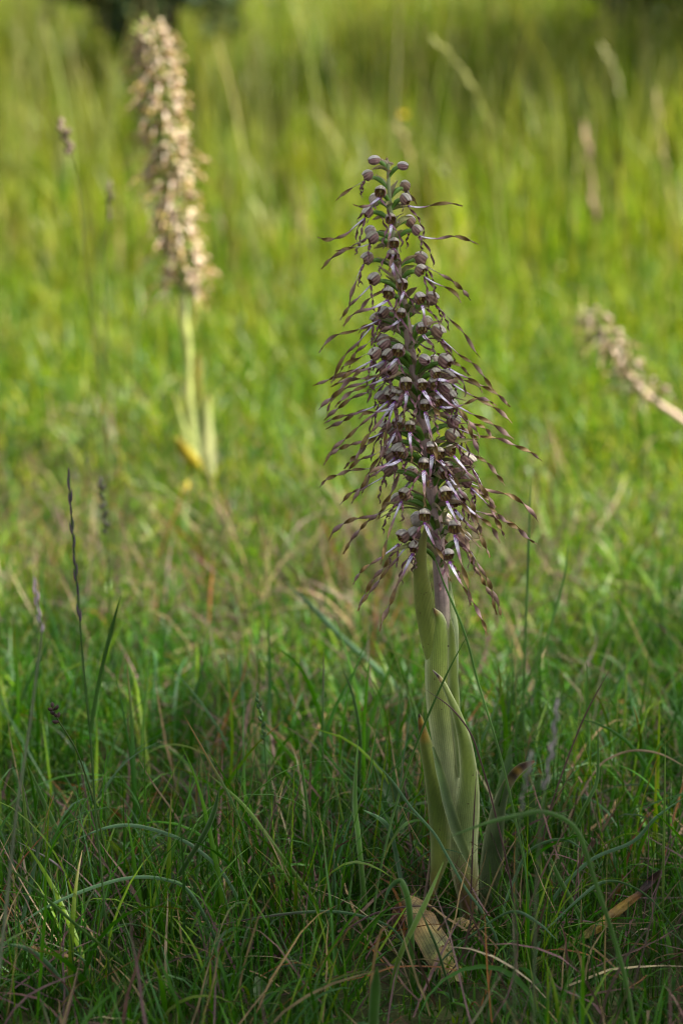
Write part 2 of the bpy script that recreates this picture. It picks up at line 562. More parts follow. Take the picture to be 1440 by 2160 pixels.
parts = []
nt_, per = 1900, 8
tx, ty = scatter(nt_, 1.45, 2.75, 0.34)
x = np.repeat(tx, per) + rng.normal(0, 0.007, nt_ * per)
y = np.repeat(ty, per) + rng.normal(0, 0.007, nt_ * per)
n = len(x)
P = np.stack([x, y, gz(x, y)], -1)
cl = noise2(x, y, 1, 14)
L = near_len(x, y, rng.uniform(0.04, 0.135, n) * (1 + 0.28 * cl))
col = pick(n, [G1, G2, G3, G4, (0.022, 0.06, 0.012)], [5, 4, 1.6, 1.6, 3])
tipc = np.where(rng.uniform(size=(n, 1)) < 0.22, pick(n, [TAN, RUST, PURP], [2, 1, 1]), col)
parts.append(blades(P, L, rng.uniform(0.0004, 0.0011, n), col, tipc, 7, np.abs(rng.normal(0.15, 0.35, n)), rng.normal(0.8, 0.8, n), True, rough_path=0.07))
n = 9000
x, y = scatter(n, 1.55, 2.35, 0.30)
P = np.stack([x, y, gz(x, y)], -1)
col = pick(n, [G1, G2, (0.022, 0.06, 0.006)], [4, 3, 4])
Lu = rng.uniform(0.02, 0.055, n)
Lu = np.where((np.abs(x - at(895, 2000, 1.9)[0]) < 0.035) & (y > 1.70) & (y < 1.95), np.minimum(Lu, 0.014), Lu)
parts.append(blades(P, Lu, rng.uniform(0.0005, 0.0013, n), col, col, 5, np.abs(rng.normal(0.2, 0.4, n)), rng.normal(0.8, 0.8, n), True, rough_path=0.08))
n = 1900
x, y = scatter(n, 1.5, 2.7, 0.34)
P = np.stack([x, y, gz(x, y)], -1)
L = near_len(x, y, rng.uniform(0.06, 0.19, n))
col = pick(n, [G1, G2, G3, G4], [3.5, 4.5, 2.4, 2])
tipc = np.where(rng.uniform(size=(n, 1)) < 0.2, pick(n, [TAN, RUST], [1, 1]), col)
parts.append(blades(P, L, rng.uniform(0.0010, 0.0021, n), col, tipc, 10, np.abs(rng.normal(0.15, 0.3, n)), rng.normal(1.1, 0.9, n), True, rough_path=0.05))
grass_layer('turf_grass', 'short dark green turf around the foot of the orchid', parts, M_TURF)

# thatch of dead straws
n = 15000
x, y = scatter(n, 1.45, 3.7, 0.34)
P = np.stack([x, y, gz(x, y) + rng.uniform(0, 0.02, n)], -1)
dense = noise2(x, y, 5, 5) + np.interp(y, [1.5, 2.0, 2.3, 2.8, 3.2, 3.7], [-0.7, -0.4, 0.1, 0.0, -0.75, -1.3])
keep = dense > rng.uniform(-1.3, 1.1, n)
P = P[keep]; n = len(P)
col = pick(n, [TAN, PURP, RUST, (0.26, 0.21, 0.12), (0.08, 0.05, 0.035)], [3.5, 4, 1.2, 1, 3])
parts = [blades(P, rng.uniform(0.04, 0.13, n), rng.uniform(0.0004, 0.0012, n), col, col, 6, rng.uniform(0.35, 1.35, n), rng.normal(0.4, 0.5, n), False, rough_path=0.12)]
grass_layer('dead_straw', 'tangled tan and purplish dead straws lying among the turf', parts, M_STRAW)

# mid meadow, 2.5 - 4.2 m: short, tangled, fresher green
parts = []
n = 30000
x, y = scatter(n, 2.35, 4.6, 0.45)
P = np.stack([x, y, gz(x, y)], -1)
cl = noise2(x, y, 3, 5)
L = rng.uniform(0.04, 0.10, n) * (1 + 0.3 * cl) * np.interp(y, [2.35, 3.3, 4.6], [0.75, 0.9, 1.7])
f = np.interp(y, [2.5, 3.4], [0, 1])[:, None]
col = pick(n, [G1, G2, G3, G4, (0.15, 0.18, 0.03)], [3, 4, 1.5, 2, 1]) * (1 - f) + f * pick(n, [(0.04, 0.098, 0.003), (0.10, 0.16, 0.006), (0.19, 0.205, 0.014), (0.08, 0.14, 0.045)], [3.5, 4, 2, 1])
tipc = np.where(rng.uniform(size=(n, 1)) < 0.25, pick(n, [TAN, (0.3, 0.26, 0.12)], [1, 1]), col)
parts.append(blades(P, L, rng.uniform(0.0007, 0.002, n), col, tipc, 5, np.abs(rng.normal(0.3, 0.4, n)), rng.normal(1.1, 0.7, n), False, rough_path=0.06))
grass_layer('meadow_grass', 'short fresh green meadow grass behind the orchid', parts, M_GRASS)

# far meadow, tall grass
parts = []
nt_, per = 6200, 8
tx, ty = scatter(nt_, 4.1, 14.5, 0.9, 0.125, 1.2)
x = np.repeat(tx, per) + rng.normal(0, 0.016, nt_ * per)
y = np.repeat(ty, per) + rng.normal(0, 0.016, nt_ * per)
n = len(x)
tuft = np.repeat(rng.normal(0, 1, nt_), per)
P = np.stack([x, y, gz(x, y)], -1)
cl = noise2(x, y, 8, 1.6) + 0.6 * tuft
right = np.clip(x / (0.12 * y), -1, 1)
L = rng.uniform(0.14, 0.30, n) * (1 + 0.22 * cl) * np.interp(y, [4.2, 5.2, 7, 14], [0.45, 0.75, 1.15, 1.4]) * (1 + 0.2 * right)
col = pick(n, [(0.036, 0.080, 0.003), (0.10, 0.15, 0.007), (0.19, 0.195, 0.016), (0.27, 0.25, 0.08), (0.16, 0.10, 0.06)], [3, 4, 3, 0.8, 0.7])
col = 0.45 * col + 0.55 * np.repeat(pick(nt_, [(0.036, 0.080, 0.003), (0.10, 0.15, 0.007), (0.19, 0.195, 0.016), (0.27, 0.25, 0.08), (0.16, 0.10, 0.06)], [4, 4, 3, 0.8, 0.6]), per, 0)
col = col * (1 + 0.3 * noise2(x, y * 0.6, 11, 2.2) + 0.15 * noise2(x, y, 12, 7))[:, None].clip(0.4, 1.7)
tipc = np.where(rng.uniform(size=(n, 1)) < 0.25, pick(n, [(0.28, 0.24, 0.12), (0.22, 0.24, 0.06)], [1, 1]), col)
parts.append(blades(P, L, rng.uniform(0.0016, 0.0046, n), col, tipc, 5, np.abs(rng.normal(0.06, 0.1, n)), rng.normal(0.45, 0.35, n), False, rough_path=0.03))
n = 16000
x, y = scatter(n, 14, 60, 4, 0.15)
P = np.stack([x, y, np.zeros(n)], -1)
col = pick(n, [(0.08, 0.13, 0.02), (0.12, 0.165, 0.03), (0.17, 0.19, 0.04)], [3, 4, 2])
parts.append(blades(P, rng.uniform(0.25, 0.5, n), rng.uniform(0.004, 0.010, n), col, col, 3, np.abs(rng.normal(0.06, 0.1, n)), rng.normal(0.45, 0.3, n), False))
n = 1500
x, y = scatter(n, 4.6, 12, 0.9, 0.125, 0.8)
P = np.stack([x, y, gz(x, y)], -1)
col = pick(n, [(0.22, 0.24, 0.08), (0.16, 0.17, 0.05)], [1, 1])
tipc = pick(n, [(0.34, 0.22, 0.14), (0.36, 0.30, 0.15), (0.20, 0.12, 0.08)], [1, 1, 1])
parts.append(blades(P, rng.uniform(0.3, 0.55, n), rng.uniform(0.0012, 0.003, n), col, tipc, 6, np.abs(rng.normal(0.05, 0.08, n)), rng.normal(0.3, 0.25, n), False))
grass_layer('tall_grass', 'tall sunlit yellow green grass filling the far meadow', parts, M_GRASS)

# low herb leaves among the turf
n = 2600
x, y = scatter(n, 1.4, 4.2, 0.4)
cl = noise2(x, y, 21, 6)
k = cl > rng.uniform(-0.2, 1.6, n)
x, y = x[k], y[k]; n = len(x)
P = np.stack([x, y, gz(x, y) + rng.uniform(0.004, 0.045, n)], -1)
V, F, C = leaf_cloud(P, 0.014, pick(n, [(0.03, 0.075, 0.016), (0.06, 0.11, 0.02), (0.05, 0.09, 0.05)], [3, 2, 1]))
tag(obj('herb_undergrowth', mesh('herb_undergrowth', V, F, C), M_HERB), 'tiny round herb leaves scattered low in the turf', 'undergrowth', None, 'stuff')


# ------------------------------------------------------------------ lizard orchid flowers
MAUVE, GREYM = np.array((0.24, 0.14, 0.13)), np.array((0.50, 0.46, 0.42))
OLIVE, DARKP, WHITE = np.array((0.16, 0.10, 0.03)), np.array((0.095, 0.028, 0.05)), np.array((0.66, 0.63, 0.73))
GREENO = np.array((0.085, 0.18, 0.018))
SUNP = dict(mauve=np.array((0.38, 0.25, 0.13)), grey=np.array((0.54, 0.44, 0.28)), olive=np.array((0.32, 0.23, 0.06)), green=np.array((0.13, 0.19, 0.03)), white=np.array((0.60, 0.50, 0.39)), throat=np.array((0.38, 0.28, 0.16)), dark=np.array((0.20, 0.12, 0.06)), fleck=np.array((0.40, 0.25, 0.22)), vein=np.array((0.22, 0.08, 0.06)))  # paler, warmer copy of the flower colours, with the sunlight put into the tone
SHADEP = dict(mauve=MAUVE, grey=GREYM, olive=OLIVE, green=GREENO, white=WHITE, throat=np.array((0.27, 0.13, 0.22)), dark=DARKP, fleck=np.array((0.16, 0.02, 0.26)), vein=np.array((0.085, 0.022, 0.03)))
PX = 2.03 / 6000
UP = np.array([0, 0, 1.0])


def hood_shell(mb, C, f, r, kind, pal, nphi=72, na=9):
    """the helmet of a flower: sepals joined in a globe open to the front and below"""
    tilt = {'open': 0.55, 'side': 0.7, 'back': 0.75, 'bud': 0.1}[kind]
    g = norm(f * math.cos(tilt) - UP * math.sin(tilt))
    s = norm(np.cross(g, UP))
    up = np.cross(s, g)
    amax = {'open': 2.0, 'side': 2.25, 'back': 2.3, 'bud': 2.85}[kind]
    el = {'open': 1.0, 'side': 1.18, 'back': 1.05, 'bud': 1.35}[kind]
    ph = np.linspace(0, 2 * np.pi, nphi, endpoint=False)       # 0 = dorsal
    al = np.linspace(0.05, 1, na)
    A, PH = np.meshgrid(al, ph, indexing='ij')
    lob = 0.10 * np.cos(3 * PH)
    ang = A * amax * (1 + lob * A * (0.6 if kind != 'bud' else 0.0))
    seam = np.exp(-((np.abs(((PH + np.pi) % (2 * np.pi)) - np.pi) - 1.05) / 0.10) ** 2) * np.clip(A * 2 - 0.3, 0, 1)
    latg = np.clip((np.abs(((PH + np.pi) % (2 * np.pi)) - np.pi) - 1.0) / 0.12, 0, 1)
    rad = r * (1 - 0.12 * seam) * (1 - 0.05 * latg) * (1 + 0.05 * np.cos(6 * PH) * A)
    base = (-np.cos(ang) * el)[..., None] * g + np.sin(ang)[..., None] * (np.cos(PH)[..., None] * up * 1.03 + np.sin(PH)[..., None] * s * 0.96)
    vein = np.clip((np.cos(PH * 12) - 0.15) * 2.2, 0, 1) * np.clip(A * 1.6 - 0.3, 0, 1)
    lateral = np.clip((np.abs(((PH + np.pi) % (2 * np.pi)) - np.pi) - 1.0) / 0.12, 0, 1)[..., None]
    c_out = pal['grey'] * (1 - lateral) + pal['mauve'] * 1.25 * lateral
    if kind == 'back':
        c_out = c_out * 0.45 + pal['grey'] * 1.15 * 0.55
    vs_ = vein[..., None] * (0.30 + 0.5 * lateral) * (0.4 if kind == 'back' else 1)
    c_out = c_out * (1 - vs_) + vs_ * pal['vein']
    c_out = c_out * (1 - 0.7 * seam[..., None]) + 0.7 * seam[..., None] * pal['vein'] * 0.8
    c_out[-1] = c_out[-1] * 0.35 + pal['vein'] * 0.65
    c_in = pal['olive'] * np.ones(A.shape + (1,)) * 1.9
    vin = (np.cos(PH * 12) > 0.25).astype(float) * np.clip(A * 2 - 0.3, 0, 1)
    c_in = c_in * (1 - 0.7 * vin[..., None]) + 0.7 * vin[..., None] * np.array((0.07, 0.015, 0.03))
    mb.grid(C + base * rad[..., None], c_out, closed=True)
    mb.grid((C + base * (rad * 0.94)[..., None])[:, ::-1], c_in[:, ::-1], closed=True)
    # rim between the two shells
    rim = np.stack([C + base[-1] * rad[-1][:, None], C + base[-1] * (rad[-1] * 0.94)[:, None]], 0)
    mb.grid(rim, np.broadcast_to(DARKP * 1.3, rim.shape), closed=True)
    if kind != 'bud':                                            # the column inside
        c0 = C - g * r * 0.75
        mb.tube(np.array([c0, C - g * r * 0.2 + up * r * 0.12, C + g * r * 0.25 + up * r * 0.05]), [r * 0.22, r * 0.24, r * 0.12], (0.42, 0.36, 0.12), 6)
    return C + g * r * 0.62 - UP * r * 0.55


def lip_ribbon(mb, p0, p3, f, droop, size, pal, seed, white=True, turns_per_m=40.0):
    r = np.random.default_rng(seed)
    Lc = np.linalg.norm(p3 - p0)
    d = (p3 - p0) / Lc
    st = norm(0.75 * d + 0.45 * norm(f - UP * 0.9))
    p1 = p0 + st * Lc * 0.36
    p2 = p3 - norm(d - UP * droop) * Lc * 0.34
    n = 44
    t = np.linspace(0, 1, n)[:, None]
    C = (1 - t) ** 3 * p0 + 3 * (1 - t) ** 2 * t * p1 + 3 * (1 - t) * t ** 2 * p2 + t ** 3 * p3
    t = t[:, 0]
    wob = np.clip((t - 0.25) / 0.3, 0, 1)
    C = C + (wob * 0.0011 * np.sin(t * Lc * 2 * np.pi * turns_per_m * 0.5 + r.uniform(0, 6)))[:, None] * UP
    wt = float(np.clip(36 * PX * size / Lc, 0.18, 0.42)) if white else 0.02
    tw = np.clip(t - wt * 1.1, 0, 1) * Lc * 2 * np.pi * turns_per_m * r.uniform(0.7, 1.3) * (1 if r.uniform() < 0.7 else -1)
    q = wt / 0.26
    hw = np.interp(t, [0, 0.07 * q, 0.17 * q, 0.27 * q, wt + (1 - wt) * 0.45, 0.88, 0.96, 1], np.array([3.0, 3.9, 3.2, 2.4, 4.2, 4.6, 3.2, 1.6]) * PX * size * r.uniform(0.82, 1.15))
    wh = pal['white']
    c1 = ramp(t, [(0, wh), (0.17 * q, wh), (0.27 * q, pal['throat']), (0.36 * q, pal['mauve'] * 1.05), (1, pal['mauve'] * 0.95)]) if white else ramp(t, [(0, pal['mauve']), (1, pal['mauve'])])
    c2 = ramp(t, [(0, wh * 0.9), (0.17 * q, wh * 0.8), (0.27 * q, pal['throat'] * 0.9), (0.38 * q, pal['olive']), (1, pal['olive'] * 1.15)])
    k = 5
    cf = np.repeat(c1[:, None, :], k, 1)
    if white:                                                    # violet flecks at the throat
        for i in range(n):
            if t[i] < 0.10 * q:
                for j in range(k):
                    if (i + j * 2) % 3 == 0 or t[i] < 0.03:
                        cf[i, j] = pal['fleck']
    mb.ribbon(C, norm(f * 0.7 + UP * 0.9), hw, cf, k=k, cup=np.where(t < wt, -0.15, 0.25), twist=tw, th=0.00018, colback=c2)
    # forked tip
    for sg in (-1, 1):
        a = C[-1]
        dd = norm(C[-1] - C[-4])
        sd_ = norm(np.cross(dd, UP + 0.3 * f)) * sg
        mb.ribbon(np.array([a - dd * 0.001, a + dd * 0.0016 + sd_ * 0.0005, a + dd * 0.003 + sd_ * 0.0013]), f, [0.0005, 0.0004, 0.0001], pal['olive'], k=2, th=0.0001)


def side_lobe(mb, p0, f, sgn, Lg, pal, seed):
    r = np.random.default_rng(seed)
    s = norm(np.cross(f, UP)) * sgn
    n = 22
    t = np.linspace(0, 1, n)
    end = p0 + s * Lg * r.uniform(0.1, 0.5) + f * Lg * r.uniform(0.0, 0.4) - UP * Lg * r.uniform(0.65, 0.95)
    C = p0 + (end - p0) * t[:, None] + (np.sin(t * np.pi) * Lg * 0.15)[:, None] * (s + f * 0.5)
    C = C + (0.0010 * np.sin(t * r.uniform(14, 22) + r.uniform(0, 6)) * t)[:, None] * s + (0.0008 * np.cos(t * r.uniform(14, 22)) * t)[:, None] * f
    c = ramp(t, [(0, pal['dark'] * 1.5 + 0.02), (0.5, pal['dark'] * 0.6 + pal['mauve'] * 0.35), (1, pal['mauve'] * 0.7)])
    mb.ribbon(C, f, np.interp(t, [0, 0.3, 0.85, 1], [2.0, 2.2, 1.7, 0.5]) * PX * 1.25, c, k=3, cup=0.2, twist=t * r.uniform(5, 14), th=0.00015)


def ovary_tube(mb, p0, p1, f, size, pal):
    mid = (p0 + p1) / 2 + UP * np.linalg.norm(p1 - p0) * 0.14
    C = crv([p0, mid, p1], 12)
    t = np.linspace(0, 1, 12)
    mb.tube(C, np.interp(t, [0, 0.15, 0.55, 0.88, 1], [2.2, 3.4, 5.9, 4.4, 2.8]) * PX * size, ramp(t, [(0, pal['green'] * 1.9 + 0.03), (0.25, pal['green']), (0.8, pal['green'] * 0.95), (1, pal['green'] * 1.8 + 0.03)]), 9)
    # little spur below the hood
    e = p1 - UP * 7 * PX * size - f * 2 * PX
    mb.tube(np.array([p1, (p1 + e) / 2, e]), np.array([3.6, 3.0, 1.2]) * PX * size, (0.26, 0.27, 0.10), 6)


def flower(parent, origin, C, f, r, kind, tip, stem_pt, pal, seed, droop=0.4, size=1.0, lobes=2, white=True, make_lip=True):
    mb = MB()
    p0 = hood_shell(mb, C, f, r, kind, pal)
    fo = mb.build('flower', M_PETAL, parent, origin)
    if make_lip:
        b2 = MB(); lip_ribbon(b2, p0, tip, f, droop, size, pal, seed, white); b2.build('lip', M_PETAL, fo, origin)
    for k in range(lobes):
        b3 = MB(); side_lobe(b3, p0, f, -1 if k % 2 == 0 else 1, np.random.default_rng(seed + k).uniform(42, 80) * PX * size, pal, seed * 3 + k)
        b3.build('side_lobe', M_PETAL, fo, origin)
    b4 = MB(); ovary_tube(b4, stem_pt, C - f * r * 0.85 - UP * r * 0.1, f, size, pal); b4.build('ovary', M_STEM, fo, origin)
    return fo


# ------------------------------------------------------------------ the orchid in focus
ORI = at(985, 1935, 2.0); ORI[2] = 0.0
orch = thing('lizard_orchid', ORI, 'sharp purple brown lizard orchid with long twisted lips standing in dark turf', 'orchid')
STEM = [(818, 345), (820, 400), (826, 470), (838, 560), (850, 640), (866, 740), (880, 830), (895, 920), (910, 1020), (920, 1110), (928, 1210), (934, 1300), (948, 1450), (962, 1600), (975, 1750), (985, 1955)]
sv = np.array(STEM, float)
sc_pts = np.array([at(u, v, 2.0) for u, v in STEM])
cvs = crv(sc_pts, 90)
tt = np.linspace(0, 1, 90)
vv = crv(sv, 90)[:, 1]
mb = MB()
mb.tube(cvs, np.interp(vv, [345, 420, 600, 850, 1250, 1950], [3, 4.5, 8, 12, 15.5, 17]) * PX,
        ramp(vv, [(345, (0.22, 0.27, 0.11)), (480, (0.24, 0.26, 0.12)), (620, (0.26, 0.19, 0.15)), (900, (0.25, 0.165, 0.15)), (1250, (0.27, 0.19, 0.18)), (1400, (0.2, 0.24, 0.1)), (1950, (0.2, 0.26, 0.1))]), 14)
mb.build('stem', M_STEM, orch, ORI)


def stem_u(v):
    return np.interp(v, sv[:, 1], sv[:, 0])


def stem_r(v):
    return np.interp(v, [330, 400, 500, 650, 850, 1050, 1200], [24, 32, 46, 58, 78, 80, 62])


# u, v of the hood (photo), side it faces (0 camera, -90 left, 90 right, 180 away), kind, lip tip
FL = [
    (789, 338, -80, 'bud', None), (849, 350, 75, 'bud', None),
    (775, 370, -95, 'side', (714, 416)), (854, 392, 150, 'side', (874, 424)), (802, 405, -20, 'open', (752, 437)),
    (791, 421, -150, 'side', (775, 450)), (855, 421, 70, 'side', (967, 430)), (775, 448, -85, 'side', (678, 506)),
    (823, 462, 0, 'open', (818, 520)), (864, 466, 140, 'side', (892, 500)), (879, 486, 75, 'side', (1001, 509)),
    (781, 488, -130, 'side', (683, 560)), (785, 502, -65, 'side', (715, 527)), (831, 513, 5, 'open', (822, 568)),
    (774, 545, -85, 'side', (737, 648)), (827, 538, -5, 'open', (838, 600)), (887, 545, 110, 'side', (987, 627)),
    (887, 571, 60, 'open', (968, 633)), (788, 589, -70, 'side', (722, 668)), (847, 601, 12, 'open', (835, 660)),
    (820, 619, -15, 'open', (728, 682)), (885, 630, 25, 'open', (897, 690)), (911, 630, 95, 'side', (1007, 745)),
    (793, 673, -85, 'side', (701, 800)), (820, 663, -120, 'side', (760, 700)), (846, 661, -10, 'open', (800, 705)),
    (900, 679, 140, 'side', (950, 760)), (889, 693, 20, 'open', (912, 730)), (924, 700, 75, 'side', (1037, 821)),
    (807, 720, -100, 'side', (720, 780)), (790, 747, -75, 'side', (703, 803)), (840, 740, -35, 'open', (800, 790)),
    (895, 759, 30, 'bud', None), (939, 762, 65, 'side', (1013, 822)), (808, 776, -85, 'side', (677, 857)),
    (918, 788, 35, 'open', (965, 805)), (945, 794, 85, 'side', (1074, 889)), (855, 810, 0, 'open', (852, 885)),
    (889, 812, 10, 'open', (925, 875)), (804, 839, -100, 'side', (689, 893)), (836, 848, -50, 'open', (762, 880)),
    (923, 846, 45, 'open', (1040, 852)), (947, 835, 75, 'side', (1077, 922)), (813, 900, -90, 'side', (694, 967)),
    (840, 893, -40, 'open', (798, 985)), (865, 900, -5, 'open', (868, 968)), (956, 891, 100, 'side', (1135, 967)),
    (953, 920, 80, 'side', (1060, 1015)), (909, 945, 5, 'open', (902, 1022)), (849, 956, -35, 'open', (770, 1010)),
    (824, 962, -95, 'side', (678, 1023)), (950, 951, 50, 'open', (1041, 1066)), (894, 978, -5, 'open', (896, 1060)),
    (987, 972, 95, 'side', (1062, 1130)), (817, 992, -90, 'side', (722, 1062)), (985, 1014, 85, 'side', (1126, 1144)),
    (853, 1043, -45, 'open', (804, 1185)), (938, 1042, 12, 'open', (992, 1170)), (970, 1049, 60, 'side', (1050, 1135)),
    (895, 1087, -5, 'open', (947, 1218)), (838, 1054, -110, 'side', (696, 1133)), (848, 1132, -60, 'open', (748, 1229)),
    (876, 1153, -50, 'side', (802, 1328)), (958, 1112, 15, 'open', (991, 1268)), (945, 1170, 10, 'open', (1024, 1336)),
    (976, 1137, 90, 'side', (1055, 1296)),
    # turned away from the camera
    (835, 575, 165, 'side', (760, 655)), (868, 700, 170, 'side', (985, 790)), (838, 770, -160, 'side', (705, 815)),
    (905, 860, 160, 'side', (1005, 935)), (858, 850, -165, 'side', (730, 985)), (925, 985, 165, 'side', (1035, 1060)),
    (868, 1000, -150, 'side', (727, 1160)), (880, 1095, -140, 'side', (757, 1280)), (940, 1095, 150, 'side', (1045, 1290)),
    (905, 1045, 180, 'side', (950, 1180)), (870, 930, 180, 'side', (800, 1090)), (915, 760, 165, 'side', (1070, 850)),
]
rf = np.random.default_rng(33)
NLIST = len(FL)
for k in range(26):                               # the ones half hidden between the others
    v = rf.uniform(620, 1150)
    az = rf.uniform(-70, 70) if k < 12 else rf.choice([-1, 1]) * rf.uniform(60, 125)
    u = np.interp(v, sv[:, 1], sv[:, 0]) + math.sin(R(az)) * np.interp(v, [640, 850, 1150], [46, 66, 55])
    lx = math.sin(R(az)) * rf.uniform(80, 150) + rf.normal(0, 14)
    FL.append((u, v, az, 'open' if abs(az) < 50 else 'side', (u + lx, v + rf.uniform(55, 150))))
for i, (u, v, az, kind, tip) in enumerate(FL):
    a = R(az)
    rad = stem_r(v)
    Yf = 2.0 - math.cos(a) * rad * PX * (0.8 if i >= NLIST else 1.0)
    C = at(u, v, Yf)
    f = np.array([math.sin(a), -math.cos(a), 0.0])
    if kind == 'side' and 125 < abs(az) < 175 and i % 3 != 0:
        kind = 'back'
    vs = v + rf.uniform(18, 34) + (14 if v > 600 else 0)
    if v < 360:
        vs = v + 26
    sp = at(stem_u(vs), vs, 2.0)
    size = np.interp(v, [330, 450, 800, 1200], [0.86, 0.95, 1.05, 1.1])
    hr = np.interp(v, [330, 450, 800, 1200], [12.0, 13.0, 14.8, 15.6]) * PX * rf.uniform(0.84, 1.12) * (0.82 if kind == 'bud' else 1)
    if tip is not None:
        Lp = math.hypot(tip[0] - u, tip[1] - v)
        Yt = Yf - math.cos(a) * Lp * PX * 0.3 + rf.normal(0, 0.004)
        T = at(tip[0], tip[1], Yt)
        dr = np.interp(v, [400, 650, 1200], [-0.1, 0.6, 0.9]) + rf.normal(0, 0.5)
        pv = rf.uniform(0.78, 1.15)
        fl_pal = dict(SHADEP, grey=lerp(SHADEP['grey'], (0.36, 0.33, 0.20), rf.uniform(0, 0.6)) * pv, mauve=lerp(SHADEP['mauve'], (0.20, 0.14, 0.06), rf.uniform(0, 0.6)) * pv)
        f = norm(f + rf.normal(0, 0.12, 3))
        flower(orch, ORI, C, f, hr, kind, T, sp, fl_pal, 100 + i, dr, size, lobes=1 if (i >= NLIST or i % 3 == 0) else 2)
    else:
        flower(orch, ORI, C, f, hr, kind, None, sp, SHADEP, 100 + i, 0, size, lobes=0, make_lip=False)
    # the bract under it
    for nb in range(1 if i % 3 else 2):
        side = 1 if u >= stem_u(v) else -1
        bl = np.interp(v, [340, 500, 900, 1150], [30, 56, 95, 120]) * PX * rf.uniform(0.75, 1.2)
        bd = norm(f * rf.uniform(0.45, 0.9) + UP * rf.uniform(0.35, 0.9) + rf.normal(0, 0.2, 3))
        p1 = sp + bd * bl * 0.55
        p2 = sp + bd * bl * 0.9 + (f * 0.25 - UP * rf.uniform(-0.05, 0.35)) * bl
        Cb = crv([sp, p1, p2], 16)
        tb = np.linspace(0, 1, 16)
        bc = lerp((0.20, 0.235, 0.06), (0.30, 0.21, 0.13), rf.uniform(0, 1))
        bb = MB()
        bb.ribbon(Cb, f - UP * 0.3, np.interp(tb, [0, 0.25, 0.6, 1], [3.6, 7.0, 6.0, 0.6]) * PX * size, ramp(tb, [(0, bc), (0.7, bc), (1, lerp(bc, (0.25, 0.15, 0.10), 0.7))]), k=5, cup=0.45,
                  twist=tb * rf.normal(0, 1.6), th=0.00012)
        bb.build('bract', M_PETAL, orch, ORI)
# topmost bracts
for k, (du, dv) in enumerate([(-16, -18), (-6, -14), (6, -8), (14, -6), (0, -20)]):
    Cb = crv([at(816 + k, 352, 2.0), at(816 + du * 0.6, 348 + dv * 0.5, 1.999 + 0.001 * k), at(816 + du, 352 + dv, 2.0)], 10)
    tb = np.linspace(0, 1, 10)
    MB().ribbon(Cb, (0.2, -1, 0.2), np.interp(tb, [0, 0.4, 1], [2.5, 4.0, 0.5]) * PX, ramp(tb, [(0, (0.3, 0.32, 0.16)), (1, (0.4, 0.25, 0.2))]), k=5, cup=0.5, th=0.00012).build('bract', M_PETAL, orch, ORI)


# leaves: u, v, half width (px), depth offset (m)
def orchid_leaf(name, pts, Y0, col_stops, parent, origin, cup=0.5, facing=(0, -1, 0.15), edge=None, mat=None, label=None, n=60, k=11, tw=None, ripple=0.0004, seed=0, colback=None):
    q = crv(np.array(pts, float), n)
    C = np.array([at(a, b, Y0 + d) for a, b, _, d in q])
    C[:, 2] = np.maximum(C[:, 2], 0.002)
    t = np.linspace(0, 1, n)
    s = np.linspace(-1, 1, k)
    c = np.repeat(ramp(t, col_stops)[:, None, :], k, 1)
    if edge is not None:
        e = np.abs(s)[None, :, None] ** 6
        c = c * (1 - e * 0.75) + np.asarray(edge) * e * 0.75
    r = np.random.default_rng(seed + 5)
    wv = ripple * (np.sin(t[:, None] * r.uniform(9, 15) + s[None, :] * 1.5 + r.uniform(0, 6)) + 0.7 * np.sin(t[:, None] * r.uniform(20, 30) + s[None, :] * -2.5)) * np.abs(s)[None, :]
    mb = MB()
    mb.ribbon(C, np.asarray(facing, float), np.maximum(q[:, 2], 0.4) * Y0 / 6000 * 1.02, c, k=k, cup=cup, twist=None if tw is None else np.interp(t, np.linspace(0, 1, len(tw)), tw), th=0.00025, wave=wv, colback=colback)
    o = mb.build(name, mat or M_LEAF, parent, origin)
    if label:
        o['label'] = label
    return o


YG, PG, SIL, DG = (0.19, 0.27, 0.06), (0.29, 0.38, 0.19), (0.68, 0.74, 0.56), (0.05, 0.10, 0.025)
BRN = (0.035, 0.015, 0.012)
orchid_leaf('leaf', [(958, 1470, 12, .012), (958, 1400, 15, .012), (957, 1340, 17, .012), (954, 1295, 14, .012), (949, 1255, 9, .012), (944, 1205, 2, .012)], 2.0,
            [(0, PG), (0.4, (0.30, 0.38, 0.24)), (1, PG)], orch, ORI, cup=0.7, facing=(0.5, -1, 0), edge=SIL, seed=1)
orchid_leaf('leaf', [(918, 1430, 12, -.010), (906, 1365, 18, -.012), (898, 1310, 21, -.014), (890, 1250, 20, -.016), (885, 1190, 14, -.018), (893, 1135, 7, -.02), (908, 1082, 1.2, -.02)], 2.0,
            [(0, YG), (0.5, (0.20, 0.24, 0.06)), (1, (0.23, 0.19, 0.07))], orch, ORI, cup=0.3, facing=(-0.25, -1, 0), edge=(0.3, 0.35, 0.16), seed=2)
orchid_leaf('leaf', [(960, 1800, 8, -.010), (956, 1740, 18, -.012), (951, 1660, 24, -.013), (943, 1575, 29, -.014), (931, 1490, 30, -.014), (926, 1410, 28, -.014), (927, 1350, 24, -.014), (926, 1308, 13, -.014), (914, 1283, 1.5, -.016)], 2.0,
            [(0, (0.40, 0.46, 0.33)), (0.3, (0.36, 0.42, 0.27)), (0.5, (0.24, 0.30, 0.10)), (0.7, YG), (0.90, YG), (0.95, (0.3, 0.2, 0.07)), (1, (0.10, 0.05, 0.03))], orch, ORI, cup=0.75, facing=(0.1, -1, 0.1), edge=SIL, seed=3,
            label='broad sheathing leaf wrapped round the stem')
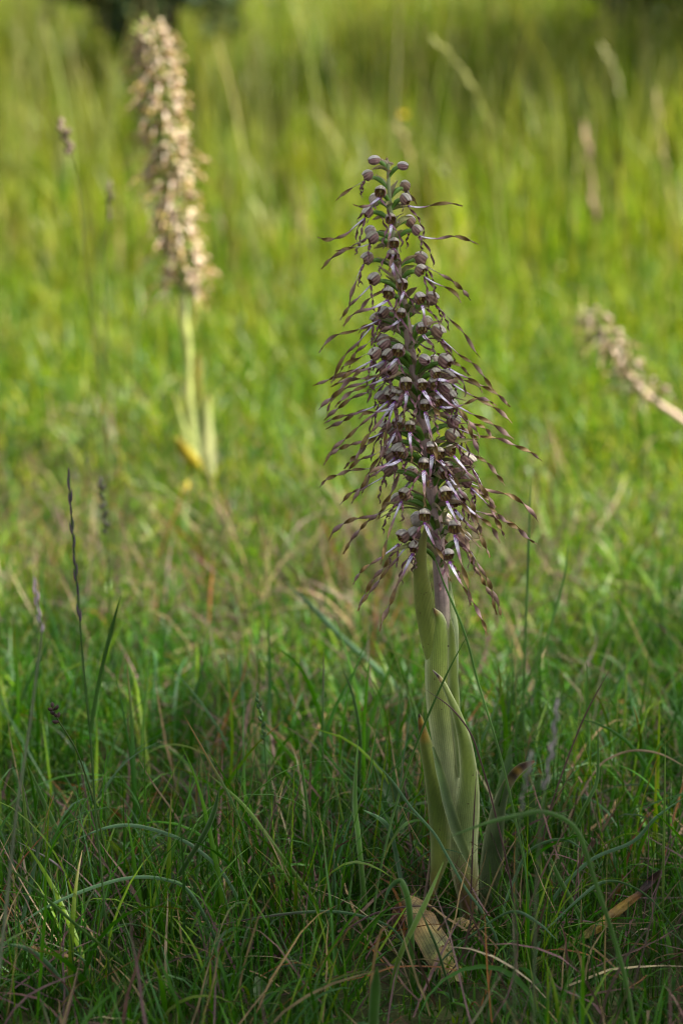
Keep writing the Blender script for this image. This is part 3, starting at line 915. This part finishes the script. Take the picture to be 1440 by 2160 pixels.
orchid_leaf('leaf', [(972, 1640, 6, -.012), (967, 1560, 10, -.012), (962, 1480, 13, -.0115), (958, 1400, 13, -.011), (955, 1345, 9, -.0105), (950, 1305, 1.5, -.010)], 2.0,
            [(0, PG), (0.4, YG), (0.8, (0.18, 0.25, 0.05)), (1, (0.2, 0.26, 0.08))], orch, ORI, cup=0.8, facing=(0.55, -1, 0.0), edge=SIL, seed=12)
orchid_leaf('leaf', [(994, 1950, 13, -.014), (986, 1870, 27, -.018), (979, 1795, 32, -.020), (986, 1715, 28, -.024), (990, 1650, 21, -.026), (983, 1580, 16, -.028), (968, 1520, 11, -.030), (948, 1470, 7, -.032), (930, 1435, 5, -.032), (912, 1414, 1.0, -.034)], 2.0,
            [(0, (0.14, 0.07, 0.035)), (0.06, (0.22, 0.14, 0.06)), (0.12, (0.28, 0.25, 0.10)), (0.22, PG), (0.5, YG), (0.86, (0.2, 0.27, 0.09)), (0.90, (0.3, 0.22, 0.1)), (0.925, BRN), (1, BRN)], orch, ORI, cup=0.5, facing=(0.15, -1, 0.05), edge=SIL, seed=4)
orchid_leaf('leaf', [(904, 1918, 3, -.02), (914, 1868, 10, -.025), (926, 1800, 21, -.03), (922, 1720, 22, -.032), (912, 1650, 18, -.034), (902, 1595, 16, -.034), (894, 1558, 12, -.034), (887, 1525, 7, -.034), (883, 1506, 1.5, -.036)], 2.0,
            [(0, (0.20, 0.12, 0.04)), (0.10, (0.28, 0.22, 0.07)), (0.2, (0.15, 0.19, 0.05)), (0.4, (0.085, 0.14, 0.028)), (0.70, (0.15, 0.19, 0.04)), (0.78, (0.44, 0.27, 0.04)), (0.84, (0.2, 0.09, 0.02)), (0.88, (0.45, 0.27, 0.04)), (0.94, (0.38, 0.2, 0.04)), (0.96, BRN), (1, BRN)], orch, ORI, cup=0.5,
            facing=(-0.2, -1, 0.05), edge=(0.3, 0.34, 0.2), seed=5, label='leaf with a yellow brown spotted tip')
orchid_leaf('leaf', [(992, 1830, 4, -.040), (972, 1785, 11, -.041), (953, 1735, 13, -.041), (937, 1680, 12, -.040), (924, 1625, 9, -.039), (912, 1575, 2, -.037)], 2.0,
            [(0, (0.10, 0.15, 0.05)), (0.5, DG), (1, DG)], orch, ORI, cup=-0.5, facing=(0.6, -1, 0.2), edge=(0.28, 0.34, 0.18), seed=6)
orchid_leaf('leaf', [(1036, 1940, 20, .004), (1038, 1860, 25, .008), (1042, 1790, 24, .008), (1049, 1725, 18, .006), (1062, 1672, 13, .004), (1082, 1636, 11, .002), (1100, 1618, 10, 0), (1126, 1605, 3, 0)], 2.0,
            [(0, (0.13, 0.19, 0.10)), (0.6, (0.13, 0.19, 0.10)), (0.66, (0.30, 0.24, 0.14)), (0.72, BRN), (0.80, (0.36, 0.22, 0.05)), (0.86, BRN), (1, (0.2, 0.08, 0.05))], orch, ORI, cup=-0.8,
            facing=(-0.25, -1, 0.1), edge=(0.35, 0.4, 0.3), seed=7, label='folded blue green leaf with a dark withered tip')
orchid_leaf('leaf', [(962, 2070, 17, -.122), (954, 2050, 27, -.115), (933, 2015, 33, -.098), (906, 1965, 34, -.082), (886, 1928, 31, -.066), (868, 1914, 26, -.050), (848, 1926, 21, -.04), (836, 1958, 12, -.04)], 2.0,
            [(0, (0.25, 0.24, 0.12)), (0.2, (0.26, 0.20, 0.07)), (0.35, (0.20, 0.22, 0.08)), (0.45, (0.30, 0.22, 0.09)), (0.55, (0.19, 0.11, 0.05)), (0.65, (0.31, 0.27, 0.13)), (0.75, (0.30, 0.22, 0.11)), (0.85, (0.20, 0.09, 0.06)), (1, (0.12, 0.05, 0.03))], orch, ORI, cup=0.45, facing=(0.3, -1, 0.6), mat=M_DEADLEAF, seed=8, ripple=0.0019,
            edge=(0.30, 0.18, 0.1), colback=np.array((0.1, 0.05, 0.03)), label='pale dead leaf curled over at the base')
orchid_leaf('leaf', [(1040, 2045, 6, -.115), (1110, 2035, 7, -.11), (1185, 2000, 7, -.085), (1245, 1965, 9, -.065), (1295, 1925, 11, -.05), (1340, 1890, 8, -.045), (1368, 1862, 9, -.04), (1390, 1836, 2, -.04)], 2.0,
            [(0, (0.13, 0.15, 0.04)), (0.3, (0.12, 0.12, 0.03)), (0.5, (0.33, 0.23, 0.05)), (0.56, (0.22, 0.13, 0.035)), (0.62, (0.36, 0.24, 0.06)), (0.7, (0.18, 0.09, 0.03)), (0.76, BRN), (1, BRN)], orch, ORI, cup=0.6, facing=(-0.2, -1, 0.5), mat=M_DEADLEAF, seed=9, ripple=0.0026,
            label='withered yellow brown leaf lying to the right with a dark tip')
orchid_leaf('leaf', [(1002, 1960, 10, -.03), (985, 1950, 13, -.035), (968, 1945, 11, -.04), (955, 1955, 5, -.04)], 2.0,
            [(0, (0.45, 0.30, 0.14)), (0.5, (0.45, 0.33, 0.17)), (1, (0.35, 0.33, 0.15))], orch, ORI, cup=0.4, facing=(0, -1, 0.8), mat=M_DEADLEAF, seed=10, label='short tan leaf stub at the foot of the stem')


# ------------------------------------------------------------------ sunlit orchids behind, from shared flowers
def proto_flower(seed, kind, pal):
    C = np.array([0.022, 0, 0.006]); f = np.array([1.0, 0, 0])
    r = np.random.default_rng(seed)
    tip = C + np.array([r.uniform(0.014, 0.036), r.normal(0, 0.008), r.uniform(-0.040, -0.012)])
    fo = flower(None, (0, 0, 0), C, f, 15.0 * PX, kind, tip, np.array([0.0, 0, -0.006]), pal, seed, 0.4, 1.0, lobes=1)
    tb = np.linspace(0, 1, 10)
    b = MB()
    b.ribbon(crv([(0, 0, -0.008), (0.016, 0.004, 0.008), (0.036, 0.006, 0.012 + r.normal(0, 0.006))], 10), (0.3, 0.2, 1), np.interp(tb, [0, 0.3, 0.7, 1], [1.2, 2.4, 1.8, 0.2]) * 1e-3, pal['green'] * 1.6 + np.array((0.06, 0.03, 0)), k=3, cup=0.3, th=0.0001)
    b.build('bract', M_PETAL, fo)
    return fo


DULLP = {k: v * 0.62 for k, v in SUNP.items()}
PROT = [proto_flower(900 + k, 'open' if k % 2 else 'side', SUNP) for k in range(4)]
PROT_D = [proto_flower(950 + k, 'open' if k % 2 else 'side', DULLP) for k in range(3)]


def copy_flower(p, parent, loc, rot, s):
    c = p.copy(); COL.objects.link(c); c.parent = parent
    c.location = loc; c.rotation_euler = rot; c.scale = (s, s, s)
    for ch in p.children:
        d = ch.copy(); COL.objects.link(d); d.parent = c
    return c


def far_orchid(label, Y, axis, nfl, v_split, width, leaves, stem_w, group, prot=PROT, dull=1.0):
    """axis: photo points from the tip down to the foot; flowers down to v_split (fraction of the path)"""
    pts = np.array([at(u, v, Y + dy) for u, v, dy in axis])
    pts[-1][2] = 0.0
    org = pts[-1].copy()
    t_ = thing('lizard_orchid', org, label, 'orchid', group)
    c = crv(pts, 80)
    tt_ = np.linspace(0, 1, 80)
    mb = MB()
    mb.tube(c, np.interp(tt_, [0, v_split, 1], [0.3, 0.75, 1.0]) * stem_w, ramp(tt_, [(0, (0.3, 0.3, 0.12)), (v_split, (0.33, 0.36, 0.14)), (1, (0.34, 0.40, 0.16))]) if dull == 1.0 else np.array((0.42, 0.30, 0.22)), 10)
    mb.build('stem', M_STEM, t_, org)
    r = np.random.default_rng(nfl)
    for k in range(nfl):
        q = (k + 0.5) / nfl * v_split
        p = np.array([np.interp(q, tt_, c[:, j]) for j in range(3)]) - org
        a = k * 2.39996 + r.normal(0, 0.25)
        sx = width * np.interp(q / v_split, [0, 0.08, 0.3, 1], [0.55, 0.8, 1.0, 1.0])
        copy_flower(prot[k % len(prot)], t_, p, (r.normal(0, 0.12), r.normal(0, 0.2), a), sx * r.uniform(0.9, 1.1))
    for lf in leaves:
        orchid_leaf('leaf', lf[0], Y, lf[1], t_, org, cup=0.4, seed=len(lf[0]), edge=(0.4, 0.45, 0.2))
    return t_


PALE, YEL = (0.45, 0.50, 0.20), (0.45, 0.34, 0.03)
far_orchid('blurred pale pinkish lizard orchid in full sun, tall and upright behind on the meadow', 3.42,
           [(318, 52, .0), (330, 150, 0), (346, 300, 0), (368, 450, 0), (386, 590, 0), (394, 720, 0), (402, 860, 0), (425, 1012, 0)], 190, 0.60, 1.0,
           [([(440, 1005, 14, -.05), (438, 950, 17, -.05), (436, 890, 12, -.05), (438, 845, 7, -.05), (440, 832, 1, -.05)], [(0, (0.6, 0.62, 0.42)), (0.7, PALE), (1, (0.3, 0.18, 0.05))]),
            ([(425, 1010, 9, -.03), (405, 960, 10, -.03), (385, 900, 7, -.03), (372, 850, 4, -.03), (368, 830, 1, -.03)], [(0, PALE), (0.6, (0.25, 0.32, 0.1)), (1, (0.4, 0.3, 0.15))]),
            ([(430, 1010, 8, -.05), (410, 978, 15, -.06), (388, 948, 13, -.07), (372, 925, 4, -.08)], [(0, YEL), (1, YEL)]),
            ([(425, 1015, 7, -.05), (412, 1018, 13, -.07), (396, 1028, 12, -.09), (382, 1030, 4, -.1)], [(0, YEL), (1, (0.38, 0.3, 0.03))]),
            ([(398, 780, 8, -.012), (394, 720, 11, -.014), (385, 670, 9, -.016), (376, 630, 2, -.018)], [(0, PALE), (0.6, PALE), (1, (0.5, 0.42, 0.25))]),
            ([(402, 700, 6, .0), (412, 660, 8, 0), (414, 630, 6, 0), (408, 600, 1, 0)], [(0, (0.4, 0.42, 0.08)), (1, (0.42, 0.42, 0.12))]),
            ([(424, 880, 6, .01), (420, 820, 8, .01), (418, 760, 6, .01), (420, 740, 1, .01)], [(0, (0.2, 0.25, 0.06)), (0.6, (0.4, 0.3, 0.06)), (1, (0.4, 0.24, 0.05))]),
            ([(410, 950, 9, -.02), (400, 880, 9, -.02), (398, 800, 8, -.02), (398, 730, 2, -.02)], [(0, PALE), (1, PALE)])],
           0.0046, 'lizard orchids in the meadow')
far_orchid('blurred lizard orchid leaning in from the right edge with a drooping pinkish spike', 3.5,
           [(1238, 655, -.05), (1264, 700, -.04), (1305, 760, -.03), (1360, 830, -.02), (1430, 880, 0), (1500, 935, .02), (1545, 985, .03), (1560, 1010, .03)], 40, 0.46, 0.92,
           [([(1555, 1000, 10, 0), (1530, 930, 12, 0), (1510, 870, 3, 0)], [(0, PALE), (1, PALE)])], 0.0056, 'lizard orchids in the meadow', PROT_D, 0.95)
for p in PROT + PROT_D:
    for ch in list(p.children):
        bpy.data.objects.remove(ch)
    bpy.data.objects.remove(p)

# ------------------------------------------------------------------ single grass blades that stand out
GC = dict(green=(0.05, 0.12, 0.02), dark=(0.028, 0.07, 0.014), blue=(0.065, 0.14, 0.062), lime=(0.11, 0.19, 0.03), dry=(0.30, 0.21, 0.13), purple=(0.085, 0.04, 0.05),
          rust=(0.20, 0.09, 0.025), grey=(0.30, 0.28, 0.30), haze=(0.22, 0.21, 0.21))


def blade_obj(label, pts, w, Y, c, tipc=None, fold=0.35, name='grass_strand', cat='grass blade', face=None, taper=True):
    """pts: photo points from the tip to the foot; w half width (px); the foot is carried on down to the ground"""
    pts = [tuple(p) for p in pts]
    Ys = [Y] * len(pts)
    (u1, v1), (u0, v0) = pts[-1], pts[-2]
    gv = ground_v(Y)
    if v1 < gv - 4 and not isinstance(Y, list):
        L_ = gv - v1
        sl_ = np.clip((u1 - u0) / max(abs(v1 - v0), 8), -0.7, 0.7)
        pts += [(u1 + sl_ * L_ * 0.4, v1 + L_ * 0.5), (u1 + sl_ * L_ * 0.6, gv + 6)]
    W = np.array([at(u, v, Y) for u, v in pts])
    W[:, 2] = np.maximum(W[:, 2], -0.003)
    foot = W[-1].copy(); foot[2] = 0
    n = 10 * len(pts)
    C = crv(W, n)
    rb = np.random.default_rng(int(pts[0][0] * 7 + pts[0][1]))
    t = np.linspace(0, 1, n)
    C = C + (np.sin(t * np.pi) * rb.normal(0, 0.012))[:, None] * np.array([0, 1.0, 0])
    hw = w * Y / 6000 * (np.clip(t * 4.5, 0.06, 1) ** 0.7 if taper else np.ones(n))
    base = np.asarray(GC[c]); tc_ = np.asarray(GC[tipc]) if tipc else base
    col = ramp(t, [(0, tc_), (0.12, tc_), (0.35, base), (1, base)]) * rb.uniform(0.9, 1.1)
    mb = MB()
    mb.ribbon(C, (rb.normal(0, 0.4), -1, rb.normal(0.2, 0.2)) if face is None else face, hw, col, k=5, cup=fold, twist=t * rb.normal(0, 0.5), edge=lerp(base, (0.4, 0.45, 0.3), 0.2), th=0.0001)
    o = mb.build(name, M_STRAW if c in ('dry', 'grey') else M_TURF, None, foot)
    o.location = foot
    return tag(o, label, cat)


BL = [
    ('tall thin green stem standing alone right of the orchid spike', [(1119, 1008), (1115, 1100), (1111, 1200), (1105, 1350), (1103, 1440)], 3, 2.25, 'green', None),
    ('tall green blade leaning right beside the upright thin stem', [(1198, 1145), (1185, 1230), (1140, 1370), (1080, 1475), (1050, 1540)], 3.2, 2.3, 'green', None),
    ('dark thin stem with pointed tip leaning right of the orchid leaves', [(1292, 1400), (1250, 1480), (1215, 1560), (1165, 1700), (1145, 1780)], 1.8, 2.03, 'purple', None),
    ('long thin green blade crossing the orchid leaves up to the right', [(997, 1318), (940, 1440), (880, 1590), (840, 1710), (820, 1780)], 2.6, 1.94, 'green', None),
    ('thin green blade running from the flower spike down past the stem', [(908, 1152), (935, 1230), (980, 1340), (1010, 1450), (1050, 1580), (1080, 1700)], 2.6, 1.95, 'green', None),
    ('dark straight stem lying across the upper orchid leaves', [(898, 1455), (950, 1490), (990, 1540), (1012, 1600), (1040, 1700)], 2, 1.94, 'purple', None),
    ('blurred blue green blade slanting down to the orchid from the left', [(600, 1225), (660, 1280), (720, 1340), (800, 1410), (870, 1480)], 6, 2.5, 'blue', None),
    ('narrow dark green blade bent above the turf left of the orchid', [(720, 1405), (745, 1470), (760, 1560), (757, 1640)], 3.2, 2.12, 'dark', None),
    ('thin purple topped stem left of the bent dark blade', [(683, 1370), (682, 1430), (681, 1500), (680, 1600)], 2.2, 2.14, 'green', 'purple'),
    ('blade with a dry tip slanting through the left turf', [(388, 1508), (440, 1600), (495, 1700), (555, 1860)], 3, 1.97, 'green', 'rust'),
    ('broad dark green blade leaning up to the right in left turf', [(462, 1665), (452, 1710), (430, 1760), (365, 1868)], 6, 1.95, 'dark', None),
    ('blue green blade arching low over the left turf', [(150, 1776), (220, 1751), (280, 1748), (350, 1767), (410, 1796), (470, 1850)], 4, 1.95, 'blue', None),
    ('thick blue green blade curving down at the left bottom corner', [(0, 1990), (60, 2008), (110, 2052), (150, 2120), (185, 2200)], 6, 1.82, 'blue', None),
    ('long blue green blade with a flat arch above the left corner blade', [(10, 1972), (100, 1915), (200, 1875), (280, 1857), (350, 1862), (400, 1888)], 3.8, 1.88, 'blue', None),
    ('long straight blade slanting down from the left edge', [(-20, 1800), (65, 1870), (150, 1945), (225, 2008), (300, 2075), (380, 2135)], 5, 1.83, 'green', None),
    ('dewy blade slanting down right across the middle turf', [(440, 1632), (520, 1685), (600, 1780), (700, 1910)], 4.2, 1.99, 'lime', None),
    ('dark purple dead stem bent over in the left turf', [(38, 1775), (110, 1812), (140, 1840), (175, 1895)], 2.6, 1.95, 'purple', 'grey'),
    ('pinkish dry straw slanting high in the left turf', [(295, 1605), (320, 1655), (370, 1730), (395, 1785)], 2, 2.03, 'dry', None),
    ('rusty dry straw slanting above the middle of the turf', [(442, 1675), (480, 1765), (512, 1815), (555, 1878)], 2.4, 1.95, 'rust', 'dry'),
    ('upright pale green blade at the far left edge', [(45, 1630), (55, 1725), (68, 1800), (75, 1845)], 4.5, 1.97, 'lime', None),
    ('wide green blade leaning left near the left edge', [(60, 1615), (100, 1710), (140, 1800), (165, 1870)], 6.5, 1.98, 'green', None),
    ('arched blue green blade in the turf right of the orchid', [(1235, 1797), (1200, 1786), (1162, 1796), (1117, 1824), (1087, 1880)], 3.6, 1.96, 'blue', None),
    ('pale arched blade low in front of the orchid foot', [(1175, 1985), (1135, 1948), (1080, 1925), (1010, 1965), (940, 2020)], 3.6, 1.87, 'blue', None),
    ('long blue green blade arching to the right bottom corner', [(1150, 1962), (1219, 1909), (1275, 1879), (1331, 1890), (1388, 1931), (1450, 2020)], 4.2, 1.86, 'blue', None),
    ('wide green blade slanting right of the folded blue green leaf', [(1155, 1798), (1177, 1849), (1200, 1890), (1225, 1935)], 6, 1.96, 'green', None),
    ('long blue green blade slanting down from the right edge', [(1445, 1680), (1384, 1725), (1335, 1777), (1249, 1815), (1180, 1880)], 4, 1.98, 'blue', None),
    ('upright lime green blade near the right edge', [(1402, 1564), (1401, 1687), (1399, 1800), (1398, 1875)], 2.8, 1.98, 'lime', None),
    ('pale dry straw arching above the right turf', [(1445, 1618), (1395, 1597), (1342, 1593), (1294, 1608), (1255, 1640)], 2.6, 2.08, 'dry', None),
    ('green blade kinked halfway right of the orchid leaves', [(1260, 1522), (1258, 1631), (1240, 1675), (1222, 1710)], 4, 2.02, 'green', None),
    ('dark purple straw standing in front of the right orchid leaf', [(1004, 1627), (999, 1725), (995, 1837), (992, 1935)], 1.9, 1.955, 'purple', None),
    ('blurred green blade bowing across the orchid leaf base', [(940, 1768), (1024, 1743), (1087, 1732), (1150, 1726), (1215, 1760), (1250, 1850)], 5, 1.72, 'green', None),
    ('pale blade slanting down in front of the orchid leaf bases', [(787, 1604), (827, 1650), (865, 1706), (915, 1764), (944, 1814), (982, 1881), (1015, 1925)], 3, 1.92, 'blue', None),
    ('wide bright green blade curving left of the dead leaf', [(935, 1818), (903, 1881), (871, 1939), (842, 1997), (825, 2070)], 6, 1.86, 'lime', None),
    ('blade folded over into a hook beside the dead leaf', [(808, 1908), (820, 1874), (836, 1855), (848, 1855), (860, 1890), (866, 1950), (868, 2010)], 7, 1.87, 'green', 'blue'),
    ('tall wide green blade left of the orchid foot', [(755, 1560), (749, 1677), (757, 1764), (766, 1862)], 6.5, 1.97, 'green', None),
    ('blue green blade arching left of the orchid foot', [(765, 1708), (804, 1741), (825, 1776), (840, 1840)], 5.5, 1.98, 'blue', None),
    ('dark green blade slanting across the pale dead leaf', [(886, 1919), (905, 1960), (921, 1997), (941, 2062)], 3, 1.84, 'dark', None),
    ('thin purplish stem bowing across the turf to the dead leaf', [(960, 1915), (870, 1905), (800, 1912), (750, 1935), (700, 1975)], 2, 1.89, 'purple', None),
    ('broad green blade standing at the bottom edge left of the dead leaf', [(795, 2040), (792, 2090), (788, 2150), (785, 2220)], 12, 1.76, 'green', None),
    ('long bluish blade crossing the middle of the turf', [(420, 1960), (560, 1935), (680, 1925), (760, 1935), (830, 1965)], 3.2, 1.88, 'blue', 'purple'),
    ('tall narrow blade standing left of centre in the turf', [(628, 1540), (640, 1640), (655, 1760), (662, 1880)], 3, 1.98, 'green', None),
    ('dry rusty straw standing in the bottom left turf', [(140, 2030), (160, 2085), (190, 2160)], 2.6, 1.84, 'rust', None),
    ('pale bent straw lying at the bottom left corner', [(-10, 2122), (50, 2092), (110, 2060), (170, 2045)], 2.6, 1.85, 'dry', None),
]
for lab, pts, w_, Y, c, tc_ in BL:
    blade_obj(lab, pts, w_, Y, c, tc_)


# ------------------------------------------------------------------ flowering grass stalks
def stalk(label, pts, Y, w, col, heads, head_col, leaf=None, name='grass_stalk', head_n=14, head_w=5.0, spread=0.5):
    pts = list(pts)
    gv = ground_v(Y)
    (u0, v0), (u1, v1) = pts[-2], pts[-1]
    if v1 < gv - 4:
        s_ = np.clip((u1 - u0) / max(abs(v1 - v0), 8), -0.4, 0.4)
        pts += [(u1 + s_ * (gv - v1) * 0.8, gv + 6)]
    W = np.array([at(u, v, Y) for u, v in pts])
    foot = W[-1].copy(); foot[2] = 0
    t_ = thing(name, foot, label, 'grass stalk')
    n = 12 * len(pts)
    C = crv(W, n)
    vs = np.array([p[1] for p in crv(np.array(pts, float), n)])
    MB().tube(C, np.linspace(0.6, 1.15, n) * w * Y / 6000, col, 6).build('culm', M_GRASS, t_, foot)
    r = np.random.default_rng(int(pts[0][0]))
    v_a, v_b = heads
    sc_ = Y / 6000
    for k in range(head_n):
        v = v_a + (v_b - v_a) * (k + r.uniform(0, 0.6)) / head_n
        i = int(np.argmin(np.abs(vs - v)))
        T = norm(C[max(i - 1, 0)] - C[min(i + 1, n - 1)])
        a = k * 2.4
        out = norm(np.cross(T, np.array([math.cos(a), math.sin(a), 0.1])))
        ln = (v_b - v_a) / head_n * 1.7 * sc_
        p0 = C[i]
        cs = crv([p0, p0 + T * ln * 0.5 + out * head_w * sc_ * spread, p0 + T * ln + out * head_w * sc_ * spread * 1.4], 8)
        MB().tube(cs, np.array([0.25, 0.7, 1, 1, 0.9, 0.7, 0.4, 0.1]) * head_w * 0.5 * sc_, lerp(head_col, np.asarray(head_col) * 1.5, r.uniform(0, 1)), 6).build('spikelet', M_STRAW, t_, foot)
    if leaf:
        Cl = crv(np.array([at(u, v, Y - 0.004) for u, v in leaf]), 30)
        tl = np.linspace(0, 1, 30)
        MB().ribbon(Cl, (0.2, -1, 0.1), np.clip((1 - tl) * 3, 0.05, 1) ** 0.7 * 4.5 * sc_, (0.045, 0.11, 0.02), k=5, cup=0.4, th=0.0001).build('leaf', M_GRASS, t_, foot)
    return t_


stalk('tall grass stalk with dark narrow seed head near the left edge', [(146, 1005), (151, 1090), (158, 1180), (165, 1262), (176, 1400), (190, 1540), (203, 1725), (218, 1880), (230, 2050), (238, 2160)], 1.84, 2.6,
      (0.05, 0.10, 0.03), (1010, 1330), (0.065, 0.05, 0.06), [(192, 1545), (200, 1490), (218, 1400), (238, 1320), (255, 1258)], head_n=16, head_w=6)
stalk('short dark blurred seed head right of the tall dark stalk', [(213, 1018), (218, 1060), (225, 1130), (230, 1250), (236, 1380)], 2.55, 1.8, (0.04, 0.07, 0.02), (1016, 1135), (0.022, 0.022, 0.014), head_n=12, head_w=10)
stalk('blurred pale lilac grass stalk at the left edge', [(75, 1238), (82, 1290), (88, 1340), (78, 1420), (62, 1540), (45, 1650), (30, 1760)], 1.7, 3.6, (0.17, 0.19, 0.13), (1235, 1340), (0.36, 0.28, 0.33), head_n=8, head_w=7)
stalk('blurred greyish seed stalk standing in front right of the orchid', [(1174, 1490), (1166, 1560), (1152, 1640), (1140, 1740), (1130, 1870), (1126, 2050)], 1.6, 3.0, (0.10, 0.13, 0.07), (1490, 1680), (0.24, 0.20, 0.22), head_n=12, head_w=8)
stalk('second fainter blurred greyish seed stalk nearer the orchid leaves', [(1118, 1600), (1106, 1660), (1094, 1740), (1086, 1860), (1084, 2050)], 1.58, 2.8, (0.09, 0.13, 0.06), (1600, 1720), (0.17, 0.17, 0.15), head_n=8, head_w=7)
stalk('sedge stalk with blackish drooping head in the left turf', [(112, 1492), (124, 1520), (140, 1545), (165, 1590), (195, 1680), (215, 1760)], 1.95, 2.2, (0.05, 0.08, 0.02), (1488, 1525), (0.03, 0.015, 0.012), head_n=7, head_w=9, spread=1.0, name='sedge_stalk')
stalk('green seed head on a short stalk in the middle turf', [(543, 1468), (550, 1505), (556, 1545), (562, 1620), (570, 1720)], 2.06, 2, (0.05, 0.11, 0.025), (1470, 1570), (0.05, 0.10, 0.03), head_n=12, head_w=8)
stalk('pale blurred straw head arching in the upper right meadow', [(912, 82), (950, 120), (985, 165), (1010, 215), (1030, 270), (1045, 380)], 4.4, 2.2, (0.30, 0.30, 0.10), (84, 230), (0.21, 0.21, 0.06), head_n=9, head_w=6.5)
stalk('pinkish blurred seed head standing right of the orchid tip', [(1232, 270), (1240, 330), (1248, 400), (1256, 480), (1262, 600)], 4.6, 2.2, (0.2, 0.2, 0.08), (280, 480), (0.27, 0.18, 0.12), head_n=8, head_w=8)
stalk('tall straw coloured seed head near the upper right edge', [(1384, 212), (1392, 280), (1402, 350), (1412, 430), (1418, 560)], 4.6, 2.2, (0.28, 0.27, 0.1), (215, 440), (0.23, 0.19, 0.08), head_n=10, head_w=6.5)
stalk('whitish blurred seed head drooping in the top right meadow', [(1272, 105), (1290, 140), (1305, 185), (1315, 250), (1320, 340)], 5.2, 2, (0.25, 0.27, 0.09), (108, 210), (0.24, 0.23, 0.11), head_n=7, head_w=6.5)
stalk('dark blurred plantain head on the left upper meadow', [(132, 265), (142, 295), (152, 330), (165, 400), (180, 520)], 3.0, 2.2, (0.12, 0.13, 0.04), (262, 335), (0.10, 0.07, 0.05), head_n=7, head_w=14, name='plantain_stalk')
stalk('thin dark seed head just left of the tall blurred orchid', [(232, 395), (230, 440), (226, 480), (222, 560), (224, 700)], 3.0, 2, (0.12, 0.14, 0.04), (395, 480), (0.10, 0.08, 0.05), head_n=6, head_w=9)
stalk('faint tan straw head above the orchid tip', [(838, 262), (852, 300), (866, 345), (872, 420)], 4.8, 2, (0.28, 0.25, 0.1), (265, 345), (0.22, 0.17, 0.07), head_n=6, head_w=9)

# buttercup far behind
Yb = 5.2
W = np.array([at(u, v, Yb) for u, v in [(851, 246), (853, 300), (850, 400), (848, ground_v(Yb))]]); W[-1][2] = 0
ft = W[-1].copy()
bt = thing('buttercup', ft, 'single blurred yellow buttercup above the orchid tip', 'flower')
MB().tube(crv(W, 20), 0.0009, (0.1, 0.15, 0.03), 6).build('stem', M_STEM, bt, ft)
for k in range(5):
    a = k * 2 * math.pi / 5
    d = np.array([math.cos(a), math.sin(a), 0.25])
    Cp = crv([W[0], W[0] + d * 0.006, W[0] + d * 0.010 + UP * 0.003], 6)
    MB().ribbon(Cp, UP, [0.001, 0.003, 0.0045, 0.005, 0.004, 0.0015], (0.75, 0.55, 0.02), k=3, cup=-0.3, th=0.0001).build('petal', M_PETAL, bt, ft)


# ------------------------------------------------------------------ broad leaved plants in the turf
def plantain(label, foot_uv, Y, leaves):
    f = at(foot_uv[0], foot_uv[1], Y); f[2] = 0
    t_ = thing('plantain_plant', f, label, 'plant')
    for k, pts in enumerate(leaves):
        orchid_leaf('leaf', pts, Y, [(0, (0.07, 0.13, 0.03)), (0.2, (0.04, 0.10, 0.02)), (1, (0.045, 0.105, 0.02))], t_, f, cup=-0.35, facing=(0.1, -1, 0.5), mat=M_HERB, k=7, n=30, seed=k + 40, edge=(0.10, 0.16, 0.06))
    return t_


plantain('dark green plantain leaf standing left of the orchid leaves', (905, 1850), 2.07,
         [[(905, 1850, 4, 0), (880, 1780, 14, .01), (845, 1710, 20, .015), (815, 1655, 14, .02), (787, 1605, 2, .025)], [(905, 1850, 4, 0), (885, 1800, 12, .03), (862, 1740, 14, .045), (850, 1690, 2, .05)]])
plantain('dark green plantain leaves behind the folded orchid leaf on the right', (1040, 1850), 2.09,
         [[(1040, 1850, 4, 0), (1050, 1760, 15, .01), (1058, 1690, 19, .015), (1068, 1630, 13, .02), (1076, 1570, 2, .025)], [(1045, 1850, 4, 0), (1090, 1770, 12, .01), (1120, 1700, 15, .015), (1138, 1640, 2, .02)]])
plantain('pair of broad bright green leaves at the bottom edge', (590, 2200), 1.83,
         [[(588, 2190, 10, 0), (568, 2130, 22, .0), (552, 2090, 20, .005), (540, 2060, 3, .01)], [(592, 2190, 10, 0), (612, 2130, 18, .0), (632, 2090, 14, 0), (652, 2055, 2, .005)]])
